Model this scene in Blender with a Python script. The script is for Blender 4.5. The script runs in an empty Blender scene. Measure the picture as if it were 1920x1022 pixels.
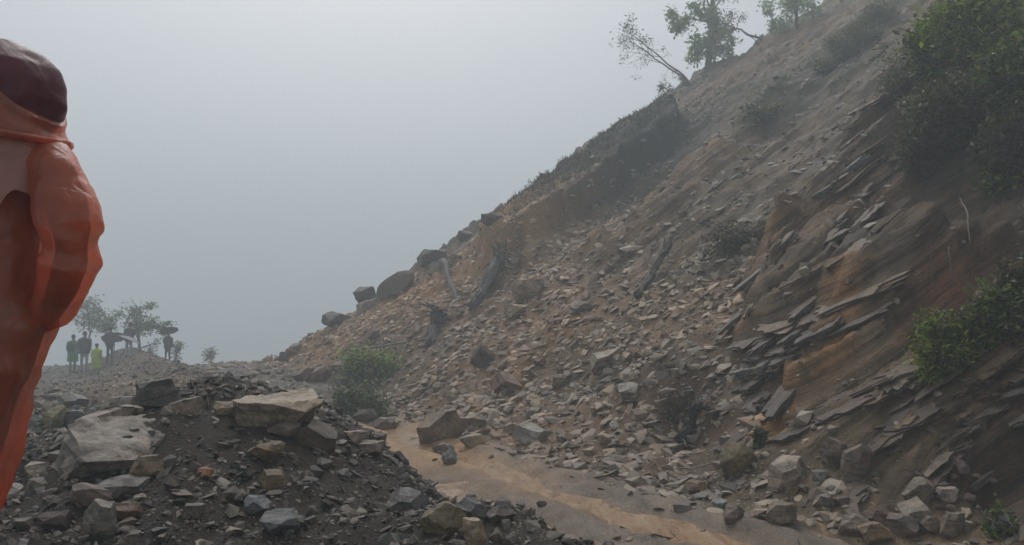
import bpy, bmesh, math, random
import numpy as np
from mathutils import Vector, Matrix, Euler

# ------------------------------------------------------------------ camera, sky, sun, exposure
scene = bpy.context.scene
COL = scene.collection
F = 1450.0                      # focal length in pixels of a 1920 px wide frame
CAM = np.array([0.0, 0.0, 1.5])
PITCH = math.radians(3.5)
cam_d = bpy.data.cameras.new('camera')
cam = bpy.data.objects.new('camera', cam_d); COL.objects.link(cam)
cam_d.sensor_width = 36.0; cam_d.lens = 36.0 * F / 1920.0
cam_d.clip_start = 0.05; cam_d.clip_end = 2000
cam.location = CAM; cam.rotation_euler = (math.radians(90) + PITCH, 0, 0)
scene.camera = cam

SUN_EL, SUN_AZ = math.radians(56), math.radians(-14)      # azimuth from +Y towards +X
world = bpy.data.worlds.new('World'); scene.world = world; world.use_nodes = True
wn = world.node_tree.nodes; wl = world.node_tree.links
bg = wn['Background']
sky = wn.new('ShaderNodeTexSky'); sky.sky_type = 'NISHITA'; sky.sun_disc = False
sky.sun_elevation = SUN_EL; sky.sun_rotation = SUN_AZ
sky.air_density = 1.0; sky.dust_density = 5.0; sky.ozone_density = 1.0
hs = wn.new('ShaderNodeHueSaturation'); hs.inputs['Saturation'].default_value = 0.5
wl.new(sky.outputs[0], hs.inputs['Color']); wl.new(hs.outputs[0], bg.inputs['Color'])
bg.inputs['Strength'].default_value = 0.105
sun_d = bpy.data.lights.new('sun', 'SUN'); sun_d.energy = 1.0; sun_d.angle = math.radians(50)
sun_d.color = (0.97, 0.985, 1.0)
sun = bpy.data.objects.new('sun', sun_d); COL.objects.link(sun)
sv = Vector((math.cos(SUN_EL) * math.sin(SUN_AZ), math.cos(SUN_EL) * math.cos(SUN_AZ), math.sin(SUN_EL)))
sun.rotation_euler = sv.to_track_quat('Z', 'Y').to_euler()
scene.view_settings.view_transform = 'Standard'; scene.view_settings.look = 'None'
scene.view_settings.exposure = 0.35; scene.view_settings.gamma = 1.0
scene.view_settings.use_curve_mapping = False
scene.cycles.volume_bounces = 2
scene.cycles.max_bounces = 6
scene.cycles.use_denoising = True
HAZE_DENSITY = 0.0120

# ------------------------------------------------------------------ helpers
RNG = np.random.default_rng(7)

def _hash(ix, iy, iz, seed):
    h = (ix.astype(np.int64) * 374761393 + iy.astype(np.int64) * 668265263 + iz.astype(np.int64) * 2147483647 + seed * 974711) & 0xFFFFFFFF
    h = ((h ^ (h >> 13)) * 1274126177) & 0xFFFFFFFF
    h = ((h ^ (h >> 16)) * 2246822519) & 0xFFFFFFFF
    return ((h ^ (h >> 15)) & 0xFFFFFF) / float(0xFFFFFF)

def noise3(x, y, z, seed=0):
    """value noise in -1..1"""
    x, y, z = np.broadcast_arrays(np.asarray(x, float), np.asarray(y, float), np.asarray(z, float))
    ix, iy, iz = np.floor(x), np.floor(y), np.floor(z)
    fx, fy, fz = x - ix, y - iy, z - iz
    fx = fx * fx * (3 - 2 * fx); fy = fy * fy * (3 - 2 * fy); fz = fz * fz * (3 - 2 * fz)
    r = 0
    for a in (0, 1):
        wx = fx if a else 1 - fx
        for b in (0, 1):
            wy = fy if b else 1 - fy
            for c in (0, 1):
                wz = fz if c else 1 - fz
                r = r + wx * wy * wz * _hash(ix + a, iy + b, iz + c, seed)
    return r * 2 - 1

def noise2(x, y, seed=0):
    x, y = np.broadcast_arrays(np.asarray(x, float), np.asarray(y, float))
    ix, iy = np.floor(x), np.floor(y); fx, fy = x - ix, y - iy
    fx = fx * fx * (3 - 2 * fx); fy = fy * fy * (3 - 2 * fy)
    z = np.zeros_like(ix)
    r = ((_hash(ix, iy, z, seed) * (1 - fx) + _hash(ix + 1, iy, z, seed) * fx) * (1 - fy)
         + (_hash(ix, iy + 1, z, seed) * (1 - fx) + _hash(ix + 1, iy + 1, z, seed) * fx) * fy)
    return r * 2 - 1

def fbm2(x, y, octaves=4, seed=0, gain=0.5):
    r = 0; a = 1.0; f = 1.0
    for o in range(octaves):
        c, s_ = math.cos(o * 1.1), math.sin(o * 1.1)
        r = r + a * noise2((x * c - y * s_) * f + o * 17.3, (x * s_ + y * c) * f - o * 9.1, seed + o); a *= gain; f *= 2.03
    return r

def fbm3(p, scale, octaves=3, seed=0, gain=0.5):
    r = 0; a = 1.0; f = scale
    for o in range(octaves):
        r = r + a * noise3(p[..., 0] * f + o * 7.7, p[..., 1] * f, p[..., 2] * f - o * 3.1, seed + o); a *= gain; f *= 2.03
    return r

def sstep(a, b, x):
    t = np.clip((x - a) / (b - a), 0, 1); return t * t * (3 - 2 * t)

def pray(px, py):
    """direction of the photograph's line of sight through pixel (px, py), with y = 1"""
    a, b = (px - 960) / F, (511 - py) / F
    d = np.array([a, math.cos(PITCH) - b * math.sin(PITCH), math.sin(PITCH) + b * math.cos(PITCH)])
    return d / d[1]

def proj(P):
    """world points to pixels (only used to leave out what the photograph does not show)"""
    q = np.asarray(P, float) - CAM
    f = q[..., 1] * math.cos(PITCH) + q[..., 2] * math.sin(PITCH)
    u = -q[..., 1] * math.sin(PITCH) + q[..., 2] * math.cos(PITCH)
    f = np.maximum(f, 1e-3)
    return 960 + F * q[..., 0] / f, 511 - F * u / f

def mesh_np(name, verts, faces, cols=None, smooth=False):
    """faces: (n,3) or (n,4) int array"""
    me = bpy.data.meshes.new(name)
    verts = np.ascontiguousarray(verts, np.float32); faces = np.ascontiguousarray(faces, np.int32)
    n, k = faces.shape
    me.vertices.add(len(verts)); me.vertices.foreach_set('co', verts.ravel())
    me.loops.add(n * k); me.loops.foreach_set('vertex_index', faces.ravel())
    me.polygons.add(n); me.polygons.foreach_set('loop_start', np.arange(n, dtype=np.int32) * k)
    me.polygons.foreach_set('use_smooth', np.full(n, smooth))
    if cols is not None:
        at = me.color_attributes.new('tint', 'FLOAT_COLOR', 'POINT')
        c4 = np.ones((len(verts), 4), np.float32); c4[:, :cols.shape[1]] = cols
        at.data.foreach_set('color', c4.ravel())
    me.update(calc_edges=True)
    return me

def link(name, me, mat=None, parent=None):
    o = bpy.data.objects.new(name, me); COL.objects.link(o)
    if mat is not None and not me.materials: me.materials.append(mat)
    if parent is not None: o.parent = parent
    return o

def empty(name, loc, rz=0.0):
    o = bpy.data.objects.new(name, None); COL.objects.link(o)
    o.location = loc; o.rotation_euler = (0, 0, rz); o.empty_display_size = 0.1
    return o

def tag(o, label=None, cat=None, group=None, kind=None):
    if label: o['label'] = label
    if cat: o['category'] = cat
    if group: o['group'] = group
    if kind: o['kind'] = kind
    return o

# ------------------------------------------------------------------ materials
def new_mat(name):
    m = bpy.data.materials.new(name); m.use_nodes = True
    nt = m.node_tree
    return m, nt, nt.nodes['Principled BSDF']

def nnode(nt, typ, **kw):
    n = nt.nodes.new(typ)
    for k, v in kw.items():
        if k in n.inputs: n.inputs[k].default_value = v
        else: setattr(n, k, v)
    return n

def ramp(nt, fac, stops):
    r = nt.nodes.new('ShaderNodeValToRGB')
    while len(r.color_ramp.elements) > 1: r.color_ramp.elements.remove(r.color_ramp.elements[0])
    for i, (p, c) in enumerate(stops):
        e = r.color_ramp.elements[0] if i == 0 else r.color_ramp.elements.new(p)
        e.position = p; e.color = (*c, 1) if len(c) == 3 else c
    nt.links.new(fac, r.inputs['Fac']); return r.outputs['Color']

def mixc(nt, mode, fac, a, b):
    m = nt.nodes.new('ShaderNodeMix'); m.data_type = 'RGBA'; m.blend_type = mode
    for sock, v in ((m.inputs['Factor'], fac), (m.inputs['A'], a), (m.inputs['B'], b)):
        if isinstance(v, bpy.types.NodeSocket): nt.links.new(v, sock)
        elif sock.type == 'RGBA': sock.default_value = (*v, 1)
        else: sock.default_value = v
    return m.outputs['Result']

def stone_mat(name, source, scale=6.0, rough=(0.35, 0.75), bump=0.35, layers=0.0, spec=0.5, var=(0.55, 1.35), color=None, layer_scale=14.0, bed=False, mud=0.0):
    """source: 'tint' vertex tint, 'object' the object's own colour, 'flat' a fixed colour"""
    m, nt, b = new_mat(name); L = nt.links
    tc = nnode(nt, 'ShaderNodeTexCoord')
    if source == 'tint':
        src = nnode(nt, 'ShaderNodeVertexColor', layer_name='tint').outputs['Color']; co = nnode(nt, 'ShaderNodeNewGeometry').outputs['Position']
    elif source == 'object':
        src = nnode(nt, 'ShaderNodeObjectInfo').outputs['Color']; co = tc.outputs['Object']
    else:
        rgb = nnode(nt, 'ShaderNodeRGB'); rgb.outputs[0].default_value = (*color, 1); src = rgb.outputs[0]; co = tc.outputs['Object']
    n1 = nnode(nt, 'ShaderNodeTexNoise', Scale=scale, Detail=7.0, Roughness=0.65); L.new(co, n1.inputs['Vector'])
    n2 = nnode(nt, 'ShaderNodeTexNoise', Scale=scale * 7, Detail=5.0, Roughness=0.7); L.new(co, n2.inputs['Vector'])
    lo, hi = var
    f1 = ramp(nt, n1.outputs['Fac'], [(0.3, (lo, lo, lo * 0.97)), (0.5, (1, 1, 1)), (0.72, (hi, hi * 0.97, hi * 0.92))])
    c = mixc(nt, 'MULTIPLY', 1.0, src, f1)
    f2 = ramp(nt, n2.outputs['Fac'], [(0.3, (0.6, 0.6, 0.6)), (0.55, (1.05, 1.05, 1.05)), (0.75, (1.3, 1.27, 1.22))])
    c = mixc(nt, 'MULTIPLY', 0.8, c, f2)
    hgt = mixc(nt, 'ADD', 1.0, n1.outputs['Fac'], n2.outputs['Fac'])
    if layers:
        mp = nnode(nt, 'ShaderNodeMapping'); mp.inputs['Scale'].default_value = (1.2, 1.2, layer_scale); L.new(co, mp.inputs['Vector'])
        n3 = nnode(nt, 'ShaderNodeTexNoise', Scale=2.5, Detail=4.0, Roughness=0.6); L.new(mp.outputs[0], n3.inputs['Vector'])
        f3 = ramp(nt, n3.outputs['Fac'], [(0.36, (0.55, 0.53, 0.5)), (0.5, (1, 1, 1)), (0.66, (1.22, 1.17, 1.08))])
        c = mixc(nt, 'MULTIPLY', layers, c, f3)
        hgt = mixc(nt, 'ADD', 1.0, hgt, n3.outputs['Fac'])
    if mud:         # wet mud smeared over the stone
        n5 = nnode(nt, 'ShaderNodeTexNoise', Scale=scale * 0.9, Detail=6.0, Roughness=0.7, Distortion=0.4)
        of = nnode(nt, 'ShaderNodeVectorMath', operation='ADD'); L.new(co, of.inputs[0]); rv = nnode(nt, 'ShaderNodeObjectInfo')
        L.new(rv.outputs['Location'], of.inputs[1]); L.new(of.outputs[0], n5.inputs['Vector'])
        c = mixc(nt, 'MIX', ramp(nt, n5.outputs['Fac'], [(0.50, (0, 0, 0)), (0.60, (mud, mud, mud))]), c, (0.066, 0.052, 0.041))
        hgt = mixc(nt, 'ADD', 0.6, hgt, n5.outputs['Fac'])
    if bed:
        vc = next(n for n in nt.nodes if n.bl_idname == 'ShaderNodeVertexColor')
        def dot(v):
            q = nnode(nt, 'ShaderNodeVectorMath', operation='DOT_PRODUCT'); L.new(co, q.inputs[0]); q.inputs[1].default_value = v; return q.outputs['Value']
        cx = nnode(nt, 'ShaderNodeCombineXYZ'); L.new(dot((-0.62 * 9, 0.0, 0.78 * 9)), cx.inputs[0]); L.new(dot((0.62, 0.5, 0.5)), cx.inputs[1]); L.new(dot((0.0, 0.25, 0.0)), cx.inputs[2])
        n3 = nnode(nt, 'ShaderNodeTexNoise', Scale=1.6, Detail=7.0, Roughness=0.62, Distortion=0.35); L.new(cx.outputs[0], n3.inputs['Vector'])
        f3 = ramp(nt, n3.outputs['Fac'], [(0.34, (0.38, 0.35, 0.33)), (0.47, (0.85, 0.84, 0.83)), (0.56, (1.1, 1.08, 1.05)), (0.68, (1.75, 1.66, 1.52))])
        c = mixc(nt, 'MULTIPLY', vc.outputs['Alpha'], c, f3)
        sc_ = nnode(nt, 'ShaderNodeMath', operation='MULTIPLY'); L.new(n3.outputs['Fac'], sc_.inputs[0]); L.new(vc.outputs['Alpha'], sc_.inputs[1])
        s2_ = nnode(nt, 'ShaderNodeMath', operation='MULTIPLY'); L.new(sc_.outputs[0], s2_.inputs[0]); s2_.inputs[1].default_value = 3.0
        hgt = mixc(nt, 'ADD', 1.0, hgt, s2_.outputs[0])
    L.new(c, b.inputs['Base Color'])
    rr = nnode(nt, 'ShaderNodeMapRange'); rr.inputs['From Min'].default_value = 0.3; rr.inputs['From Max'].default_value = 0.7
    rr.inputs['To Min'].default_value = rough[0]; rr.inputs['To Max'].default_value = rough[1]
    L.new(n1.outputs['Fac'], rr.inputs['Value']); L.new(rr.outputs[0], b.inputs['Roughness'])
    b.inputs['Specular IOR Level'].default_value = spec
    bp = nnode(nt, 'ShaderNodeBump', Strength=bump, Distance=0.03); L.new(hgt, bp.inputs['Height']); L.new(bp.outputs[0], b.inputs['Normal'])
    return m

M = {}
M['hill'] = stone_mat('wet_soil_and_scree', 'tint', scale=2.2, rough=(0.55, 0.9), bump=0.75, spec=0.16, bed=True)
M['outcrop'] = stone_mat('layered_bedrock', 'tint', scale=3.0, rough=(0.42, 0.8), bump=0.6, spec=0.4)
M['ground'] = stone_mat('dark_wet_rubble_soil', 'tint', scale=9.0, rough=(0.5, 0.85), bump=1.0, spec=0.22, var=(0.4, 1.7))
M['chips'] = stone_mat('shale_chips', 'tint', scale=9.0, rough=(0.45, 0.8), bump=0.25, spec=0.25, var=(0.72, 1.22))
M['rock'] = stone_mat('wet_boulder_rock', 'object', scale=4.5, rough=(0.38, 0.75), bump=0.45, layers=0.75, spec=0.3, mud=0.75)
M['slab'] = stone_mat('bedded_shale', 'object', scale=3.5, rough=(0.4, 0.75), bump=0.5, layers=0.85, spec=0.28, layer_scale=30.0, mud=0.6)

def mud_material():
    m, nt, b = new_mat('flooded_orange_mud'); L = nt.links
    src = nnode(nt, 'ShaderNodeVertexColor', layer_name='tint').outputs['Color']
    co = nnode(nt, 'ShaderNodeNewGeometry').outputs['Position']
    mp = nnode(nt, 'ShaderNodeMapping'); mp.inputs['Rotation'].default_value = (0, 0, math.radians(-29)); mp.inputs['Scale'].default_value = (3.2, 1.0, 1.0)
    L.new(co, mp.inputs['Vector'])
    n1 = nnode(nt, 'ShaderNodeTexNoise', Scale=2.2, Detail=8.0, Roughness=0.66); L.new(mp.outputs[0], n1.inputs['Vector'])
    n2 = nnode(nt, 'ShaderNodeTexNoise', Scale=24.0, Detail=5.0, Roughness=0.7); L.new(mp.outputs[0], n2.inputs['Vector'])
    c = mixc(nt, 'MULTIPLY', 0.9, src, ramp(nt, n1.outputs['Fac'], [(0.3, (0.62, 0.6, 0.58)), (0.5, (1, 1, 1)), (0.7, (1.25, 1.2, 1.15))]))
    c = mixc(nt, 'MULTIPLY', 0.8, c, ramp(nt, n2.outputs['Fac'], [(0.3, (0.6, 0.58, 0.56)), (0.5, (1, 1, 1)), (0.7, (1.22, 1.2, 1.17))]))
    L.new(c, b.inputs['Base Color'])
    rr = nnode(nt, 'ShaderNodeMapRange'); rr.inputs['From Min'].default_value = 0.38; rr.inputs['From Max'].default_value = 0.62
    rr.inputs['To Min'].default_value = 0.30; rr.inputs['To Max'].default_value = 0.85; b.inputs['Specular IOR Level'].default_value = 0.3
    L.new(n1.outputs['Fac'], rr.inputs['Value']); L.new(rr.outputs[0], b.inputs['Roughness'])
    hgt = mixc(nt, 'ADD', 1.0, n1.outputs['Fac'], n2.outputs['Fac'])
    bp = nnode(nt, 'ShaderNodeBump', Strength=0.9, Distance=0.04); L.new(hgt, bp.inputs['Height']); L.new(bp.outputs[0], b.inputs['Normal'])
    return m
M['mud'] = mud_material()

# ------------------------------------------------------------------ the lie of the land
# s runs from the muddy road up into the slope, u runs along the road away from the camera
P0 = np.array([2.0, 5.4]); NV = np.array([0.875, 0.485]); TV = np.array([-0.485, 0.875])
def su(X, Y): return NV[0] * (X - P0[0]) + NV[1] * (Y - P0[1]), TV[0] * (X - P0[0]) + TV[1] * (Y - P0[1])
def xy(s, u): return P0[0] + NV[0] * s + TV[0] * u, P0[1] + NV[1] * s + TV[1] * u

def slope_profile(s):
    q = s - 0.35
    return 0.66 * (np.sqrt(q * q + 0.45) + q) / 2

def hill_smooth(X, Y):
    s, u = su(X, Y)
    return slope_profile(s)

def march(fn, px, py, d0=2.5, d1=60.0):
    r = pray(px, py)
    t = d0 * (d1 / d0) ** np.linspace(0, 1, 150)
    for it in range(2):
        z = CAM[2] + r[2] * t; g = fn(r[0] * t, t)
        k = np.nonzero(z <= g)[0]
        if len(k) == 0: return None
        k = k[0]
        if k == 0: return np.array([r[0] * t[0], t[0], z[0]])
        if it == 0: t = np.linspace(t[k - 1], t[k], 24)
    a = (z[k - 1] - g[k - 1]) / ((z[k - 1] - g[k - 1]) - (z[k] - g[k]) + 1e-9)
    tt = t[k - 1] + a * (t[k] - t[k - 1])
    return np.array([r[0] * tt, tt, CAM[2] + r[2] * tt])

# the skyline of the spur, as points on the slope; behind it the hill falls away
SKYLINE = [(430, 702), (460, 690), (520, 648), (600, 612), (660, 580), (720, 545), (780, 503), (860, 448), (930, 400), (985, 365), (1040, 315),
           (1100, 270), (1180, 218), (1240, 182), (1300, 140), (1400, 97), (1470, 52), (1550, 0), (1640, -60), (1750, -130)]
cr = []
for px, py in SKYLINE:
    h = march(hill_smooth, px, py)
    cr.append(h[:2] if h is not None else None)
cr = [c for c in cr if c is not None]
CREST = np.array(cr); CREST = CREST[np.argsort(CREST[:, 0])]
CRX = np.concatenate([[-60, CREST[0, 0] - 0.5], CREST[:, 0], [CREST[-1, 0] + 15]])
CRY = np.concatenate([[CREST[0, 1] + 1, CREST[0, 1]], CREST[:, 1], [CREST[-1, 1] + 8]])

class Seg:
    """a soft capsule on the slope between two sighted points; used for relief and for soil colour"""
    def __init__(self, p1, p2, r, fn=None):
        fn = fn or hill_smooth
        a = march(fn, *p1); b = march(fn, *p2)
        self.a, self.b, self.r = a[:2], b[:2], r
    def w(self, X, Y):
        ab = self.b - self.a; L2 = max(1e-6, float(ab @ ab))
        t = np.clip(((X - self.a[0]) * ab[0] + (Y - self.a[1]) * ab[1]) / L2, 0, 1)
        dx, dy = X - self.a[0] - t * ab[0], Y - self.a[1] - t * ab[1]
        return np.exp(-(dx * dx + dy * dy) / (self.r * self.r))

# edge of the bare bedrock on the right: everything to the right of this line stands proud of the slide
EDGE = np.array([march(hill_smooth, *p)[:2] for p in [(1400, 1000), (1400, 860), (1395, 760), (1370, 650), (1430, 520), (1500, 415), (1600, 300), (1670, 215), (1720, 100), (1760, 0), (1800, -100)]])
def edge_dist(X, Y):
    """signed distance, positive on the bedrock (right) side"""
    best = np.full(np.shape(X), 1e9); sg = np.ones(np.shape(X))
    for i in range(len(EDGE) - 1):
        a, b = EDGE[i], EDGE[i + 1]; ab = b - a; L2 = float(ab @ ab)
        t = ((X - a[0]) * ab[0] + (Y - a[1]) * ab[1]) / L2; tc = np.clip(t, 0, 1)
        dx, dy = X - a[0] - tc * ab[0], Y - a[1] - tc * ab[1]
        d = np.sqrt(dx * dx + dy * dy); cz = ab[0] * (Y - a[1]) - ab[1] * (X - a[0])
        m = d < best; best = np.where(m, d, best); sg = np.where(m, np.where(cz < 0, 1, -1), sg)
    return best * sg

RELIEF = [  # (from, to, radius m, height m)
    ((985, 446), (1195, 285), 1.45, 1.05),      # turf band along the spur
    ((1060, 455), (1200, 330), 0.9, -0.35),
    ((1185, 400), (1290, 250), 1.2, -0.55),     # gully
    ((1235, 385), (1420, 200), 1.0, 0.5),
    ((960, 640), (1130, 420), 1.6, 0.3),        # scree fan
    ((1260, 560), (1400, 430), 0.7, 0.25),
    ((1420, 240), (1560, 120), 0.9, -0.5),      # dark hollow under the turf
    ((1540, 140), (1640, 40), 1.0, 0.5),
    ((700, 640), (740, 770), 0.7, -0.25),
    ((1280, 760), (1310, 840), 0.35, -0.22),
    ((1700, 400), (1880, 560), 0.75, -0.65),    # cavity beneath the overhanging shrubs
    ((1760, 480), (1900, 440), 0.7, -0.45),
    ((1780, 640), (1990, 560), 0.45, 0.35),     # ledge that carries the lower shrub
    ((1740, 715), (1920, 660), 0.22, -0.22),
    ((1860, 900), (1980, 850), 0.3, -0.35),     # dark hollow at the right edge
    ((1700, 250), (1900, 220), 0.9, 0.55),
]
SLIDE = Seg((1250, 440), (1560, 180), 2.6)
RELIEF = [(Seg(a, b, r), h) for a, b, r, h in RELIEF]
BED = np.array([-0.60, 0.04, 0.80]); BED /= np.linalg.norm(BED)

def bed_steps(b, P, seed, size):
    """ledge profile of bedding: a stack of beds that each stand out by their own amount, -1..1"""
    q = b / size; i = np.floor(q); f = q - i
    z = np.zeros_like(i)
    a0 = _hash(i, z, z, seed); a1 = _hash(i + 1, z, z, seed)
    t = sstep(0.88, 1.0, f)
    return (a0 * (1 - t) + a1 * t) * 2 - 1

def hill_h(X, Y, detail=True):
    s, u = su(X, Y)
    Yc = np.interp(X, CRX, CRY)
    Ye = np.minimum(Y, Yc)
    se, ue = su(X, Ye)
    tw = 0.35 * noise2(ue * 0.33, 3.7, 11) + 0.18 * noise2(ue * 1.1, 8.1, 12)
    se2 = se + tw * sstep(0.0, 1.0, np.abs(se) + 0.6) * sstep(16, 4, se)
    z = slope_profile(se2)
    over = np.maximum(Y - Yc, 0) * sstep(-2.0, 1.5, s)
    z = z - 0.55 * over - 0.25 * np.minimum(over, 1.0) ** 2
    for i, (sg, h) in enumerate(RELIEF):
        w = sg.w(X, Ye)
        z = z + h * (sstep(0.30, 0.55, w) if i == 0 else w)
    e = edge_dist(X, Ye)
    rock = sstep(-0.15, 0.45, e + 0.18 * noise2(X * 1.3, Ye * 1.3, 21))
    rise = 0.75 * sstep(0.3, 2.5, se)
    z = z + rock * rise
    if detail:
        far = sstep(30, 6, Ye)
        z = z + 0.16 * fbm2(X * 0.55, Y * 0.55, 3, 31) * sstep(0.2, 2.5, se) + (0.06 + 0.12 * (1 - far)) * fbm2(X * 2.3, Y * 2.3, 4, 41) * sstep(-0.3, 0.6, se)
        P = np.stack([X, Ye, z], -1)
        b = X * BED[0] + Ye * BED[1] + z * BED[2] + 0.05 * fbm2(X * 0.9, Ye * 0.9, 2, 51)
        amp = rock * 0.40 + (1 - rock) * 0.09 * sstep(1.0, 5.0, se) * (0.4 + 0.6 * sstep(0.2, 0.7, SLIDE.w(X, Ye)))
        patch = 0.45 + 0.75 * sstep(-0.4, 0.4, noise2(X * 0.7, Ye * 0.7, 61))
        z = z + amp * patch * (0.55 * bed_steps(b, P, 5, 0.12) + 0.32 * bed_steps(b, P, 6, 0.045) + 0.4 * bed_steps(b, P, 7, 0.34)) * sstep(0.2, 1.2, se)
    return z

def ground_h(X, Y, detail=True):
    s, u = su(X, Y)
    z = 0.34 * sstep(-1.75, -2.7, s) + 0.16 * sstep(5.0, 2.6, np.hypot(X + 0.9, Y - 1.0))
    z = z - 0.85 * sstep(9, 27, Y) * sstep(-2.0, -5.0, s)
    # heap in the foreground
    dx, dy = X + 2.05, Y - 5.05
    rr = np.sqrt((dx / np.where(dx > 0, 1.18, 1.05)) ** 2 + (dy / np.where(dy > 0, 1.3, 1.35)) ** 2)
    z = z + 0.68 * np.exp(-np.clip(rr, 0, 9) ** 2.2) * sstep(-1.55, -2.3, s)
    z = z + 0.08 * np.exp(-(((X + 3.3) / 1.2) ** 2 + ((Y - 6.4) / 1.2) ** 2))
    # debris tongue over the road further on
    z = z + 0.26 * sstep(6.6, 10.5, u) * sstep(-4.5, -1.0, s) * sstep(24, 15, u)
    z = z + 0.12 * np.exp(-(((X + 4.2) / 1.4) ** 2 + ((Y - 9.0) / 1.2) ** 2))
    # valley beyond
    z = z - 0.32 * np.maximum(Y - 33 - 1.5 * noise2(X * 0.15, 2.2, 71), 0) - 0.3 * np.maximum(-X - 26, 0)
    z = np.maximum(z, -24)
    if detail:
        k = sstep(-1.5, -2.4, s) + sstep(6.5, 8.5, u); k = np.clip(k, 0, 1)
        z = z + k * (0.09 * fbm2(X * 0.8, Y * 0.8, 3, 81) + 0.045 * fbm2(X * 3.1, Y * 3.1, 3, 91))
        z = z + (1 - k) * (0.028 * fbm2(X * 2.5, Y * 2.5, 3, 95) + 0.015 * fbm2(X * 9.0, Y * 9.0, 2, 98))
        rut = np.exp(-((s + 0.75 + 0.12 * noise2(u * 0.6, 1.0, 96)) / 0.16) ** 2) + 0.8 * np.exp(-((s + 1.55 + 0.1 * noise2(u * 0.6, 5.0, 97)) / 0.14) ** 2)
        z = z - (1 - k) * 0.07 * rut + (1 - k) * 0.03 * (np.exp(-((s + 0.45) / 0.12) ** 2) + np.exp(-((s + 1.12) / 0.16) ** 2))
    return z

def land(X, Y, detail=True):
    X = np.asarray(X, float); Y = np.asarray(Y, float)
    g = ground_h(X, Y, detail); h = hill_h(X, Y, detail)
    s, u = su(X, Y)
    hh = np.maximum(h - slope_profile(np.asarray(-8.0)), -30)
    return np.where(s > -7, g * (1 - sstep(-0.6, 0.8, s)) + hh * sstep(-7, -0.5, s), g)

def hit(px, py, detail=True):
    for k in range(8):          # a sight line that just clears the skyline: look a little lower
        h = march(lambda a, b: land(a, b, detail), px, py + 5 * k, 2.4, 45.0)
        if h is not None: return h

def normal_at(X, Y, e=0.12):
    gx = (land(X + e, Y) - land(X - e, Y)) / (2 * e); gy = (land(X, Y + e) - land(X, Y - e)) / (2 * e)
    n = np.stack([-gx, -gy, np.ones_like(gx)], -1)
    return n / np.linalg.norm(n, axis=-1, keepdims=True)

# ------------------------------------------------------------------ soil colours, the cavity's shade painted into its zone
SOIL = [  # from, to, radius, colour, strength
    ((978, 446), (1205, 270), 2.1, (0.030, 0.034, 0.031), 0.97),
    ((990, 448), (1195, 300), 1.9, (0.026, 0.030, 0.028), 0.97),
    ((950, 420), (1000, 380), 1.0, (0.16, 0.12, 0.08), 0.6),
    ((1290, 190), (1500, 60), 2.2, (0.140, 0.098, 0.074), 0.6),
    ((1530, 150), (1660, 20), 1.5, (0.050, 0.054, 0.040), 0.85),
    ((1640, 230), (1720, 120), 1.0, (0.080, 0.078, 0.066), 0.7),
    ((500, 670), (900, 500), 2.2, (0.27, 0.178, 0.105), 0.9),
    ((1170, 400), (1020, 600), 1.8, (0.24, 0.165, 0.115), 0.85),
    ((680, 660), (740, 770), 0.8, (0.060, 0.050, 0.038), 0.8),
    ((800, 700), (1000, 830), 1.0, (0.17, 0.120, 0.085), 0.7),
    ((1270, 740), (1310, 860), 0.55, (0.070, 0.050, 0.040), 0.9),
    ((1120, 820), (1250, 860), 0.6, (0.115, 0.088, 0.070), 0.8),
    ((1520, 240), (1260, 420), 2.0, (0.098, 0.086, 0.074), 0.85),
    ((1470, 430), (1320, 480), 0.8, (0.085, 0.088, 0.078), 0.85),
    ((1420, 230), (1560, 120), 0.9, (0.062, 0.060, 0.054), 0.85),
    ((1190, 390), (1290, 300), 1.1, (0.125, 0.100, 0.080), 0.7),
    ((1585, 695), (1570, 765), 0.17, (0.25, 0.14, 0.06), 0.75),
    ((1440, 770), (1460, 800), 0.16, (0.25, 0.15, 0.06), 0.8),
    ((1650, 400), (1770, 340), 0.2, (0.20, 0.13, 0.065), 0.7),
    ((1690, 420), (1880, 560), 0.95, (0.040, 0.031, 0.027), 0.95),  # dark wet soil; part of the cavity's shade sits in this colour
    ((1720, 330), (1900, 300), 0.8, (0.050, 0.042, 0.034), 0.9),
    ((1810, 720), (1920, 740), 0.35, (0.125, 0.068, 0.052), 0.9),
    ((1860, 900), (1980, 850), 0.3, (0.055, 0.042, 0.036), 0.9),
    ((1500, 520), (1620, 440), 0.6, (0.120, 0.088, 0.062), 0.8),
]
SOIL = [(Seg(a, b, r), np.array(c), k) for a, b, r, c, k in SOIL]

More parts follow.
